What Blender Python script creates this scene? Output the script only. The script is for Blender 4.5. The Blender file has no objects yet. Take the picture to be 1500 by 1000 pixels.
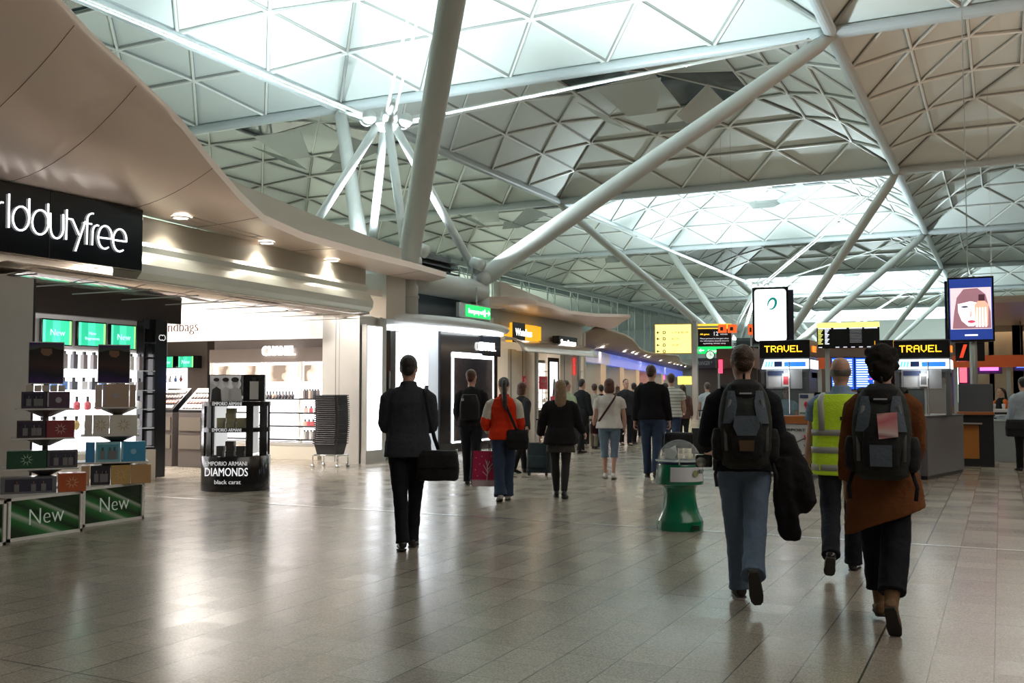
import bpy, math, random
from mathutils import Vector, Matrix, noise
random.seed(7)
PI = math.pi
D2R = PI / 180
C = bpy.context.scene.collection
SC = bpy.context.scene

# ------------------------------------------------------------------ camera
FPX, YAW, PITCH, EYE = 1456.0, 0.4564, 0.0505, 1.45
cam_data = bpy.data.cameras.new('camera'); cam = bpy.data.objects.new('camera', cam_data); C.objects.link(cam)
cam_data.sensor_width = 36; cam_data.lens = 36 * FPX / 1500; cam_data.clip_end = 600; cam_data.clip_start = 0.05
cam.location = (0, 0, EYE); cam.rotation_euler = (PI / 2 + PITCH, 0, YAW)
SC.camera = cam

# ------------------------------------------------------------------ world, exposure
w = bpy.data.worlds.new('world'); SC.world = w; w.use_nodes = True
w.node_tree.nodes['Background'].inputs[0].default_value = (0.55, 0.7, 0.8, 1)
w.node_tree.nodes['Background'].inputs[1].default_value = 0.10
SC.view_settings.view_transform = 'Standard'; SC.view_settings.look = 'None'
SC.view_settings.gamma = 1; SC.view_settings.use_curve_mapping = False
SC.view_settings.exposure = 0.12

def lamp(kind, name, loc, power, color=(1, 1, 1), rot=(0, 0, 0), size=1.0, size_y=None, spot=None, blend=0.5, parent=None):
    d = bpy.data.lights.new(name, kind); o = bpy.data.objects.new(name, d); C.objects.link(o)
    d.energy = power; d.color = color; o.location = loc; o.rotation_euler = rot
    if kind == 'AREA':
        d.size = size
        if size_y: d.shape = 'RECTANGLE'; d.size_y = size_y
    elif kind == 'SPOT':
        d.spot_size = spot or 1.5; d.spot_blend = blend; d.shadow_soft_size = size
    else: d.shadow_soft_size = size
    return o

# floodlights on the steel trees throw their light up into the domes
XN, YN, BX, BY, HR = -22.35, 30.68, 18.0, 20.94, 12.24     # roof grid: a node, the bay size, beam height
TREES = [(XN + 9, YN - BY / 2, 1.0), (XN + 9, YN + BY * 1.5, 1.1), (XN + 9, YN + BY * 3.5, 1.6), (XN + 9, YN + BY * 5.5, 2.0), (XN + 45, YN + BY * 5.5, 2.0), (XN + 45, YN - BY / 2, .05), (XN + 45, YN + BY * 1.5, .7), (XN + 45, YN + BY * 3.5, 1.5), (XN + 9, YN - BY * 2.5, .35)]
UP_POWER = 9600
for tx, ty, k in TREES:
    for sx, sy in ((1, 1), (1, -1), (-1, 1), (-1, -1)):
        lamp('SPOT', 'tree_uplight', (tx + sx * 1.9, ty + sy * 1.9, 4.9), UP_POWER * k, (0.80, 0.95, 1.0), Vector((sx * .52, sy * .58, 1)).to_track_quat('-Z', 'Y').to_euler(), .35, spot=1.5, blend=1.0)
    lamp('SPOT', 'tree_uplight', (tx, ty, 4.95), UP_POWER * .75 * k, (0.80, 0.95, 1.0), (PI, 0, 0), .5, spot=2.3, blend=.9)
lamp('AREA', 'hall_fill', (8, 4, 9.5), 750, (1, .93, .84), (0, 0, 0), 10, 14)  # unseen fill lamps added to raise the ambient level of the hall
lamp('AREA', 'hall_fill', (3, 45, 9.5), 1500, (1, .93, .84), (0, 0, 0), 12, 30)
lamp('AREA', 'hall_fill', (15, 26, 6), 2300, (1, .62, .42), (PI, 0, 0), 16, 30)  # added warm fill, aimed up at the right-hand bays
lamp('AREA', 'side_fill', (XN - BX - 9, 60, 10.5), 45000, (.85, 1, .97), (0, .5, 0), 10, 90)  # added lamp that brightens the space behind the glass wall
lamp('AREA', 'end_fill', (0, 140, 9), 9000, (.85, 1, .97), (PI / 2, 0, 0), 60, 5)  # added lamp that brightens the far end wall
# shop interiors
lamp('AREA', 'shop_light', (-14.3, 13.6, 3.32), 800, (1, .93, .86), (0, 0, 0), 4.5, 5)
lamp('AREA', 'shop_light', (-11.25, 9.7, 2.45), 30, (1, .95, .95), (0, 0.5, 0), .4, 2)
lamp('AREA', 'shop_light', (-14.6, 26.6, 2.85), 330, (1, .90, .80), (0, 0, 0), 3, 5)
lamp('AREA', 'shop_light', (-19, 45, 2.6), 120, (1, .75, .55), (0, 0, 0), 4, 14)

# ------------------------------------------------------------------ pixel helpers (only to measure the photograph)
FW = Vector((-math.sin(YAW) * math.cos(PITCH), math.cos(YAW) * math.cos(PITCH), math.sin(PITCH)))
RT = Vector((math.cos(YAW), math.sin(YAW), 0)); UPV = RT.cross(FW)
EYEV = Vector((0, 0, EYE))
def ray(px, py): return FW + RT * ((px - 750) / FPX) + UPV * ((500 - py) / FPX)
def at(px, py, z=0.0):
    r = ray(px, py); return EYEV + r * ((z - EYE) / r.z)
def atX(px, py, X):
    r = ray(px, py); return EYEV + r * (X / r.x)
def atY(px, py, Y):
    r = ray(px, py); return EYEV + r * (Y / r.y)
def ground_y(y): return EYE * FPX / (y - 573.5)

# ------------------------------------------------------------------ materials
MATS = {}
def mat(name, color=(.5, .5, .5), rough=.5, metal=0, emit=None, estr=1, bump=0, bscale=40, var=0, vscale=8, alpha=1, trans=0, spec=None, coat=0):
    if name in MATS: return MATS[name]
    m = bpy.data.materials.new(name); m.use_nodes = True; nt = m.node_tree; b = nt.nodes['Principled BSDF']
    b.inputs['Base Color'].default_value = (*color, 1); b.inputs['Roughness'].default_value = rough; b.inputs['Metallic'].default_value = metal
    if alpha < 1: b.inputs['Alpha'].default_value = alpha
    if trans: b.inputs['Transmission Weight'].default_value = trans
    if spec is not None: b.inputs['Specular IOR Level'].default_value = spec
    if coat: b.inputs['Coat Weight'].default_value = coat; b.inputs['Coat Roughness'].default_value = .08
    if emit: b.inputs['Emission Color'].default_value = (*emit, 1); b.inputs['Emission Strength'].default_value = estr
    if var or bump:
        tc = nt.nodes.new('ShaderNodeTexCoord'); nz = nt.nodes.new('ShaderNodeTexNoise'); nz.inputs['Scale'].default_value = vscale; nz.inputs['Detail'].default_value = 4
        nt.links.new(tc.outputs['Object'], nz.inputs['Vector'])
        if var:
            mx = nt.nodes.new('ShaderNodeMix'); mx.data_type = 'RGBA'
            mx.inputs[6].default_value = (*[max(0, c * (1 - var)) for c in color], 1); mx.inputs[7].default_value = (*[min(1, c * (1 + var)) for c in color], 1)
            nt.links.new(nz.outputs['Fac'], mx.inputs[0]); nt.links.new(mx.outputs[2], b.inputs['Base Color'])
        if bump:
            n2 = nt.nodes.new('ShaderNodeTexNoise'); n2.inputs['Scale'].default_value = bscale; n2.inputs['Detail'].default_value = 3
            nt.links.new(tc.outputs['Object'], n2.inputs['Vector'])
            bp = nt.nodes.new('ShaderNodeBump'); bp.inputs['Strength'].default_value = bump; bp.inputs['Distance'].default_value = .01
            nt.links.new(n2.outputs['Fac'], bp.inputs['Height']); nt.links.new(bp.outputs['Normal'], b.inputs['Normal'])
    MATS[name] = m; return m
def cloth(name, color, rough=.9, bs=60): return mat('cloth_' + name, color, rough, bump=.5, bscale=bs, var=.25, vscale=10, spec=.2)
def glow(name, color, s=1.0): return mat('glow_' + name, tuple(c * .6 for c in color), .5, emit=color, estr=s)

def ramp_mat(name, stops, axis=2, scale=1.0, offset=0.0, rough=.5, metal=0, emit=0, rot=(0, 0, 0), distort=0, constant=True, coord='Object'):
    """colour bands along one local axis"""
    if name in MATS: return MATS[name]
    m = bpy.data.materials.new(name); m.use_nodes = True; nt = m.node_tree; b = nt.nodes['Principled BSDF']
    tc = nt.nodes.new('ShaderNodeTexCoord'); mp = nt.nodes.new('ShaderNodeMapping'); mp.inputs['Rotation'].default_value = rot
    sp = nt.nodes.new('ShaderNodeSeparateXYZ'); ma = nt.nodes.new('ShaderNodeMath'); ma.operation = 'MULTIPLY_ADD'
    ma.inputs[1].default_value = scale; ma.inputs[2].default_value = offset
    fr = nt.nodes.new('ShaderNodeMath'); fr.operation = 'FRACT'
    cr = nt.nodes.new('ShaderNodeValToRGB'); cr.color_ramp.interpolation = 'CONSTANT' if constant else 'LINEAR'
    el = cr.color_ramp.elements
    while len(el) < len(stops): el.new(1)
    for e, (p, c) in zip(el, stops): e.position = p; e.color = (*c, 1)
    nt.links.new(tc.outputs[coord], mp.inputs[0]); src = mp.outputs[0]
    if distort:
        nz = nt.nodes.new('ShaderNodeTexNoise'); nz.inputs['Scale'].default_value = 3
        va = nt.nodes.new('ShaderNodeVectorMath'); va.operation = 'MULTIPLY_ADD'; va.inputs[1].default_value = (distort,) * 3
        nt.links.new(mp.outputs[0], nz.inputs[0]); nt.links.new(nz.outputs['Color'], va.inputs[0]); nt.links.new(mp.outputs[0], va.inputs[2]); src = va.outputs[0]
    nt.links.new(src, sp.inputs[0]); nt.links.new(sp.outputs[axis], ma.inputs[0]); nt.links.new(ma.outputs[0], fr.inputs[0]); nt.links.new(fr.outputs[0], cr.inputs[0])
    nt.links.new(cr.outputs[0], b.inputs['Base Color']); b.inputs['Roughness'].default_value = rough; b.inputs['Metallic'].default_value = metal
    if emit: nt.links.new(cr.outputs[0], b.inputs['Emission Color']); b.inputs['Emission Strength'].default_value = emit
    MATS[name] = m; return m

def floor_mat():
    m = bpy.data.materials.new('terrazzo_tiles'); m.use_nodes = True; nt = m.node_tree; N = nt.nodes; L = nt.links; b = N['Principled BSDF']
    tc = N.new('ShaderNodeTexCoord'); sp = N.new('ShaderNodeSeparateXYZ'); L.new(tc.outputs['Object'], sp.inputs[0])
    def math_(op, a, b_=None, c=None):
        n = N.new('ShaderNodeMath'); n.operation = op
        for i, v in enumerate((a, b_, c)):
            if v is None: continue
            if isinstance(v, (int, float)): n.inputs[i].default_value = v
            else: L.new(v, n.inputs[i])
        return n.outputs[0]
    def line(src, off, period, width):          # 1 on the joint, 0 elsewhere
        t = math_('ADD', src, off); p = math_('PINGPONG', t, period / 2)
        return math_('LESS_THAN', p, width)
    x, y = sp.outputs[0], sp.outputs[1]; T = .304
    jx = line(x, .67 + T * 40, T, .0034); jy = line(y, -6.98 + T * 40, T, .0022)
    Jx = line(x, .67 + T * 48, T * 12, .0055); Jy = line(y, -6.98 + 3.29 * 10, 3.29, .005)
    nz = N.new('ShaderNodeTexNoise'); nz.inputs['Scale'].default_value = 2.2; L.new(tc.outputs['Object'], nz.inputs[0])
    jy2 = math_('MULTIPLY', jy, math_('GREATER_THAN', nz.outputs['Fac'], .44))
    j = math_('MAXIMUM', math_('MULTIPLY', jx, .8), math_('MULTIPLY', jy2, .5)); j = math_('MAXIMUM', j, math_('MULTIPLY', Jx, .92)); j = math_('MAXIMUM', j, math_('MULTIPLY', Jy, .92))
    # one value per tile
    cx = math_('FLOOR', math_('DIVIDE', math_('ADD', x, .67), T)); cy = math_('FLOOR', math_('DIVIDE', math_('ADD', y, -6.98), T))
    cb = N.new('ShaderNodeCombineXYZ'); L.new(cx, cb.inputs[0]); L.new(cy, cb.inputs[1])
    wn = N.new('ShaderNodeTexWhiteNoise'); L.new(cb.outputs[0], wn.inputs['Vector'])
    spk = N.new('ShaderNodeTexVoronoi'); spk.inputs['Scale'].default_value = 130; L.new(tc.outputs['Object'], spk.inputs['Vector'])
    n2 = N.new('ShaderNodeTexNoise'); n2.inputs['Scale'].default_value = 75; n2.inputs['Detail'].default_value = 5; L.new(tc.outputs['Object'], n2.inputs[0])
    val = math_('MULTIPLY_ADD', wn.outputs['Value'], .14, .86)
    val = math_('MULTIPLY', val, math_('MULTIPLY_ADD', spk.outputs['Color'], .6, .70))
    val = math_('MULTIPLY', val, math_('MULTIPLY_ADD', n2.outputs['Fac'], .7, .65))
    val = math_('MULTIPLY', val, math_('SUBTRACT', 1.0, j))
    mx = N.new('ShaderNodeMix'); mx.data_type = 'RGBA'; mx.blend_type = 'MULTIPLY'; mx.inputs[0].default_value = 1
    mx.inputs[6].default_value = (.35, .308, .25, 1); cc = N.new('ShaderNodeCombineColor'); [L.new(val, cc.inputs[i]) for i in range(3)]
    L.new(cc.outputs[0], mx.inputs[7]); L.new(mx.outputs[2], b.inputs['Base Color'])
    L.new(math_('MULTIPLY_ADD', wn.outputs['Value'], .06, .20), b.inputs['Roughness'])
    b.inputs['Specular IOR Level'].default_value = .62
    n3 = N.new('ShaderNodeTexNoise'); n3.inputs['Scale'].default_value = 3.2; L.new(tc.outputs['Object'], n3.inputs[0])
    bp = N.new('ShaderNodeBump'); bp.inputs['Strength'].default_value = .10; bp.inputs['Distance'].default_value = .004
    L.new(math_('ADD', n3.outputs['Fac'], math_('MULTIPLY', wn.outputs['Value'], .10)), bp.inputs['Height']); L.new(bp.outputs['Normal'], b.inputs['Normal'])
    return m

# ------------------------------------------------------------------ mesh builder
class MB:
    def __init__(s): s.v = []; s.f = []; s.mi = []; s.cur = 0
    def add(s, vs, fs):
        o = len(s.v); s.v += [tuple(v) for v in vs]; s.f += [tuple(i + o for i in f) for f in fs]; s.mi += [s.cur] * len(fs); return s
    def box(s, c, d, rz=0, m=None):
        x, y, z = d[0] / 2, d[1] / 2, d[2] / 2
        vs = [Vector((a * x, b * y, e * z)) for e in (-1, 1) for b in (-1, 1) for a in (-1, 1)]
        if rz: vs = [Matrix.Rotation(rz, 3, 'Z') @ v for v in vs]
        if m is not None: vs = [m @ v for v in vs]
        c = Vector(c)
        return s.add([v + c for v in vs], [(0, 2, 3, 1), (4, 5, 7, 6), (0, 1, 5, 4), (2, 6, 7, 3), (0, 4, 6, 2), (1, 3, 7, 5)])
    def bx(s, a, b): return s.box([(p + q) / 2 for p, q in zip(a, b)], [abs(q - p) for p, q in zip(a, b)])
    def prism(s, poly, z0, z1):
        n = len(poly)
        if sum(poly[i][0] * poly[(i + 1) % n][1] - poly[(i + 1) % n][0] * poly[i][1] for i in range(n)) < 0: poly = poly[::-1]
        vs = [(x, y, z0) for x, y in poly] + [(x, y, z1) for x, y in poly]
        return s.add(vs, [tuple(range(n))[::-1], tuple(range(n, 2 * n))] + [(i, (i + 1) % n, n + (i + 1) % n, n + i) for i in range(n)])
    def plate(s, poly, y0, y1):
        """polygon in the x-z plane, thickness along y"""
        n = len(poly)
        if sum(poly[i][0] * poly[(i + 1) % n][1] - poly[(i + 1) % n][0] * poly[i][1] for i in range(n)) < 0: poly = poly[::-1]
        vs = [(x, y0, z) for x, z in poly] + [(x, y1, z) for x, z in poly]
        return s.add(vs, [tuple(range(n)), tuple(range(n, 2 * n))[::-1]] + [(i, n + i, n + (i + 1) % n, (i + 1) % n) for i in range(n)])
    def path(s, pts, rad, n=12, caps=True, ref=None, rnd=True):
        pts = [Vector(p) for p in pts]; m = len(pts)
        if not isinstance(rad, (list, tuple)): rad = [rad] * m
        rings = []; up = None
        for i, p in enumerate(pts):
            t = (pts[min(i + 1, m - 1)] - pts[max(i - 1, 0)]).normalized()
            if up is None:
                r = Vector(ref) if ref else (Vector((1, 0, 0)) if abs(t.x) < .9 else Vector((0, 1, 0)))
                up = (r - t * r.dot(t)).normalized()
            else:
                up = (up - t * up.dot(t)).normalized()
            sd = t.cross(up)
            a, b = rad[i] if isinstance(rad[i], (list, tuple)) else (rad[i], rad[i])
            rings.append([p + up * (math.cos(2 * PI * k / n) * a) + sd * (math.sin(2 * PI * k / n) * b) for k in range(n)])
        return s.loft(rings, caps)
    def loft(s, rings, caps=True):
        n = len(rings[0]); vs = [v for r in rings for v in r]; fs = []
        for i in range(len(rings) - 1):
            for k in range(n): fs.append((i * n + k, i * n + (k + 1) % n, (i + 1) * n + (k + 1) % n, (i + 1) * n + k))
        if caps: fs += [tuple(range(n))[::-1], tuple(range((len(rings) - 1) * n, len(rings) * n))]
        return s.add(vs, fs)
    def tube(s, a, b, r, r2=None, n=12): return s.path([a, b], [r, r if r2 is None else r2], n)
    def lathe(s, prof, n=24, c=(0, 0, 0), a0=0, a1=2 * PI, closed=True):
        c = Vector(c); full = abs(a1 - a0 - 2 * PI) < 1e-6
        rings = [[c + Vector((r * math.cos(a0 + (a1 - a0) * k / n), r * math.sin(a0 + (a1 - a0) * k / n), z)) for k in range(n + (0 if full else 1))] for r, z in prof]
        if full: return s.loft(rings, closed)
        m = n + 1; vs = [v for r in rings for v in r]; fs = []
        for i in range(len(rings) - 1):
            for k in range(n): fs.append((i * m + k, i * m + k + 1, (i + 1) * m + k + 1, (i + 1) * m + k))
        return s.add(vs, fs)
    def ball(s, c, r, n=14, m=8):
        if not isinstance(r, (list, tuple)): r = (r, r, r)
        c = Vector(c)
        rings = [[c + Vector((r[0] * math.sin(PI * i / m) * math.cos(2 * PI * k / n), r[1] * math.sin(PI * i / m) * math.sin(2 * PI * k / n), -r[2] * math.cos(PI * i / m))) for k in range(n)] for i in ([.12] + list(range(1, m)) + [m - .12])]
        return s.loft(rings)
    def sheet(s, rows, thick=0):
        """grid of points; thick > 0 adds a second skin above it"""
        n = len(rows[0]); vs = [Vector(v) for r in rows for v in r]; R = len(rows); fs = []
        for i in range(R - 1):
            for k in range(n - 1): fs.append((i * n + k, i * n + k + 1, (i + 1) * n + k + 1, (i + 1) * n + k))
        if thick:
            o = len(vs); vs += [v + Vector((0, 0, thick)) for v in vs]
            fs += [tuple(j + o for j in f[::-1]) for f in fs]
            for k in range(n - 1): fs += [(k + 1, k, o + k, o + k + 1), ((R - 1) * n + k, (R - 1) * n + k + 1, o + (R - 1) * n + k + 1, o + (R - 1) * n + k)]
            for i in range(R - 1): fs += [(i * n, (i + 1) * n, o + (i + 1) * n, o + i * n), ((i + 1) * n + n - 1, i * n + n - 1, o + i * n + n - 1, o + (i + 1) * n + n - 1)]
        return s.add(vs, fs)
    def build(s, name, material, parent=None, smooth=False, bevel=0, loc=None, rot=None):
        me = bpy.data.meshes.new(name); me.from_pydata(s.v, [], s.f)
        for mm in (material if isinstance(material, (list, tuple)) else [material]): me.materials.append(mm)
        if any(s.mi): me.polygons.foreach_set('material_index', s.mi)
        if smooth: me.polygons.foreach_set('use_smooth', [True] * len(me.polygons))
        me.update()
        o = bpy.data.objects.new(name, me); C.objects.link(o)
        if parent: o.parent = parent
        if loc is not None: o.location = loc
        if rot is not None: o.rotation_euler = rot
        if bevel:
            b = o.modifiers.new('bevel', 'BEVEL'); b.width = bevel; b.segments = 2; b.limit_method = 'ANGLE'
            if smooth is False: pass
        return o
def tag(o, label=None, cat=None, group=None, kind=None):
    if label: o['label'] = label
    if cat: o['category'] = cat
    if group: o['group'] = group
    if kind: o['kind'] = kind
    return o
def thing(name, label, cat, loc=(0, 0, 0), rz=0, group=None):
    o = bpy.data.objects.new(name, None); C.objects.link(o); o.empty_display_size = .2
    o.location = loc; o.rotation_euler = (0, 0, rz); return tag(o, label, cat, group)
def struct(name, mb, m, parent=None, smooth=False, bevel=0):
    o = mb.build(name, m, parent, smooth, bevel)
    if parent is None: o['kind'] = 'structure'
    return o
def copy_tree(o, parent=None, kids=None):
    c = o.copy(); C.objects.link(c); c.parent = parent
    for ch in [x for x in C.objects if x.parent == o]: copy_tree(ch, c)
    return c
def text(s, size, m, parent, loc, rz=0, name='lettering', width=None, ext=.004, align='CENTER', rx=PI / 2, thin=0):
    cu = bpy.data.curves.new(name, 'FONT'); cu.body = s; cu.size = size; cu.extrude = ext; cu.align_x = align; cu.resolution_u = 3; cu.offset = -size * thin
    o = bpy.data.objects.new(name, cu); C.objects.link(o)
    dg = bpy.context.evaluated_depsgraph_get(); me = bpy.data.meshes.new_from_object(o.evaluated_get(dg))
    bpy.data.objects.remove(o); me.name = name
    if width:
        xs = [v.co.x for v in me.vertices]; k = width / (max(xs) - min(xs))
        for v in me.vertices: v.co.x *= k
    me.materials.clear(); me.materials.append(m)
    o = bpy.data.objects.new(name, me); C.objects.link(o); o.location = loc; o.rotation_euler = (rx, 0, rz)
    if parent: o.parent = parent
    return o
def bake(objs):
    bpy.context.view_layer.update(); dg = bpy.context.evaluated_depsgraph_get()
    for o in objs:
        me = bpy.data.meshes.new_from_object(o.evaluated_get(dg)); old = o.data; o.modifiers.clear(); o.data = me
        if old.users == 0: bpy.data.meshes.remove(old)

# ================================================================== SETTING
M_white = mat('white_steel', (.74, .77, .75), .45)
M_greysteel = mat('grey_steel', (.42, .45, .44), .4)
M_strut = mat('strut_paint', (.50, .51, .48), .42)
M_panel = mat('dome_panel', (.66, .71, .68), .55, var=.10, vscale=.35)
M_rib = mat('dome_rib', (.78, .80, .76), .4)
M_beam = mat('beam_paint', (.50, .55, .56), .4)
M_glassdark = mat('night_glass', (.03, .05, .06), .08)
M_dark = mat('dark_panel', (.025, .025, .028), .35)
M_black = mat('gloss_black', (.012, .012, .014), .15, coat=.3)
M_steel = mat('brushed_steel', (.62, .61, .59), .32, .55, var=.12, vscale=2)
M_cream = mat('cream_wall', (.62, .57, .48), .6)
M_whitewall = mat('white_wall', (.86, .84, .80), .5)
M_floor = floor_mat()

fl = MB().bx((-63, -14, -.3), (48, 175, 0)); struct('floor', fl, M_floor)
st = MB().bx((-12.5, 10.24, 0), (40, 10.30, .003)); struct('trim_1', st, mat('joint_strip', (.75, .76, .74), .25, 1))
M_hall = mat('hall_wall', (.30, .29, .27), .7)
struct('wall_end', MB().bx((-63, 172, 0), (48, 172.4, 20)), mat('end_wall', (.55, .60, .57), .7))
struct('wall_right', MB().bx((47, -14, 0), (47.4, 172, 20)), M_hall)
struct('wall_back', MB().bx((-45, -14, 0), (48, -13.6, 20)), M_hall)

# roof: shallow lattice domes on a square grid
def prof(t): return 3.0 * (1 - (1 - t) ** 2) + .22
def dome_pt(side, k, a):
    """ring k (0..3) of one side, a in 0..(5-k) modules along it"""
    t = k * .2; half = 1 - t; n = 5 - k; s = -half + 2 * half * a / n
    u, v = {0: (s, -half), 1: (half, s), 2: (-s, half), 3: (-half, -s)}[side]
    return Vector((u * BX / 2, v * BY / 2, prof(t)))
pan, rib = MB(), MB()
gap = MB()  # dark strips behind the ribs that paint in their shadow gap
def bar(a, b, r=.05, drop=.10):
    gap.tube(a - Vector((0, 0, .01)), b - Vector((0, 0, .01)), .072, n=4)
    a = a - Vector((0, 0, drop)); b = b - Vector((0, 0, drop)); rib.tube(a, b, r, n=5)
for sd in range(4):
    for k in range(3):
        n = 5 - k
        # trapezoid strips: ring k has n segments, ring k+1 has n-1, staggered
        up_ = [dome_pt(sd, k + 1, a) for a in range(n)]
        lo_ = [dome_pt(sd, k, a) for a in range(n + 1)]
        for a in range(n):
            pan.add([lo_[a], lo_[a + 1], up_[a]], [(0, 2, 1)])
            bar(lo_[a], up_[a]); 
            if a < n - 1: pan.add([lo_[a + 1], up_[a + 1], up_[a]], [(0, 2, 1)]); bar(up_[a], up_[a + 1])
            bar(lo_[a + 1], up_[a])
tri = [dome_pt(s_, 3, 0) for s_ in range(4)]; top = Vector((0, 0, prof(.75) + .3))
sky = MB()
for i in range(4):
    a, b = tri[i], tri[(i + 1) % 4]; m_ = (a + b) / 2; top_ = Vector((0, 0, prof(.85)))
    rib.tube(a, top_, .05, n=5); rib.tube(m_, top_, .05, n=5)
    pan.add([a, m_, top_], [(0, 2, 1)]) if i % 2 else sky.add([a, m_, top_], [(0, 2, 1)])
    sky.add([m_, b, top_], [(0, 2, 1)]) if i % 2 else pan.add([m_, b, top_], [(0, 2, 1)])
# edge upstand between the beam and the shell
for sd in range(4):
    a, b = dome_pt(sd, 0, 0), dome_pt(sd, 0, 5); lo = Vector((0, 0, .30))
    pan.add([a - lo, b - lo, b, a], [(0, 1, 2, 3)])
# reflector sails that hang below the rooflight
refl = MB()
for i in range(4):
    a = tri[i] * .80; b = tri[(i + 1) % 4] * .80; m_ = (a + b) / 2
    c0 = (a * .75 + b * .25); c1 = (a * .25 + b * .75)
    P = [Vector((c0.x, c0.y, 1.75)), Vector((c1.x, c1.y, 1.75)), Vector((c1.x * .45, c1.y * .45, .9)), Vector((c0.x * .45, c0.y * .45, .9))]
    N_ = (P[1] - P[0]).cross(P[3] - P[0]).normalized() * .03
    refl.add(P + [p + N_ for p in P], [(0, 1, 2, 3), (7, 6, 5, 4), (0, 4, 5, 1), (1, 5, 6, 2), (2, 6, 7, 3), (3, 7, 4, 0)])
M_refl = mat('perforated_sail', (.62, .66, .64), .5, alpha=.62)
me_cache = {}
for i in range(-1, 3):
    for j in range(-2, 6):
        loc = (XN + BX * (i + .5), YN + BY * (j + .5), HR)
        if not me_cache:
            o = struct('ceiling', pan, M_panel); r = rib.build('ceiling_rib', M_rib, o); g_ = gap.build('shadow_gap_strip', mat('rib_shadow_dark', (.30, .31, .29), .7), o); s_ = sky.build('rooflight_glass', M_glassdark, o); f_ = refl.build('reflector_sail', M_refl, o)
            me_cache['o'] = (o, [r, g_, s_, f_]); o.location = loc
        else:
            o0, ks = me_cache['o']; o = o0.copy(); C.objects.link(o); o.location = loc; o['kind'] = 'structure'
            for kk in ks: c = kk.copy(); C.objects.link(c); c.parent = o
# beams
tn = 2
for i in range(-1, 4):
    x = XN + BX * i; struct('trim_%d' % tn, MB().tube((x, YN - BY * 2, HR), (x, YN + BY * 6, HR), .19, n=16).bx((x - .05, YN - BY * 2, HR + .17), (x + .05, YN + BY * 6, HR + .27)), M_beam, smooth=False); tn += 1
for j in range(-2, 7):
    y = YN + BY * j; b = MB().tube((XN - BX, y, HR), (XN + BX * 3, y, HR), .19, n=16)
    for q in range(0, 21): b.bx((XN - BX + 3.6 * q - .05, y - .06, HR + .17), (XN - BX + 3.6 * q + .05, y + .06, HR + .28))
    struct('trim_%d' % tn, b, M_beam); tn += 1
# black sky above the rooflights
struct('ceiling_deck', MB().bx((-46, -14, 17.2), (48, 173, 17.4)), mat('night_deck', (.02, .025, .03), .8))

# the glass wall behind the shops with its lattice of mullions
gx = XN - BX
gl = MB().bx((gx - .03, -13, 0), (gx + .0, 172, HR - .25)); w1 = struct('window_1', gl, mat('hall_glass', (.30, .40, .42), .08, alpha=.12))
struct('wall_side', MB().bx((gx - 22, -14, 0), (gx - 21.6, 172, 18)).bx((gx - 21.6, -14, 12.6), (gx - 4.7, 172, 12.9)), mat('side_hall', (.62, .68, .64), .7))
mu = MB(); 
for k in range(0, 31):
    y = -12 + 6 * k
    mu.tube((gx + .1, y, 3), (gx + .1, y, HR), .09, n=6)
    mu.tube((gx + .9, y - .0, 3), (gx + .9, y, HR - .4), .06, n=6)
    for z in range(3, 12, 3): mu.tube((gx + .1, y, z), (gx + .9, y, z + 1.5), .035, n=5); mu.tube((gx + .9, y, z + 1.5), (gx + .1, y, z + 3), .035, n=5)
for z in (6.0, 11.3): mu.tube((gx + .15, -12, z), (gx + .15, 171, z), .06, n=6)
mu.bx((gx + .8, -12, HR - .55), (gx + 1.1, 171, HR - .25))
mu.build('window_frame', mat('mullion_paint', (.40, .45, .44), .4), w1)

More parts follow.
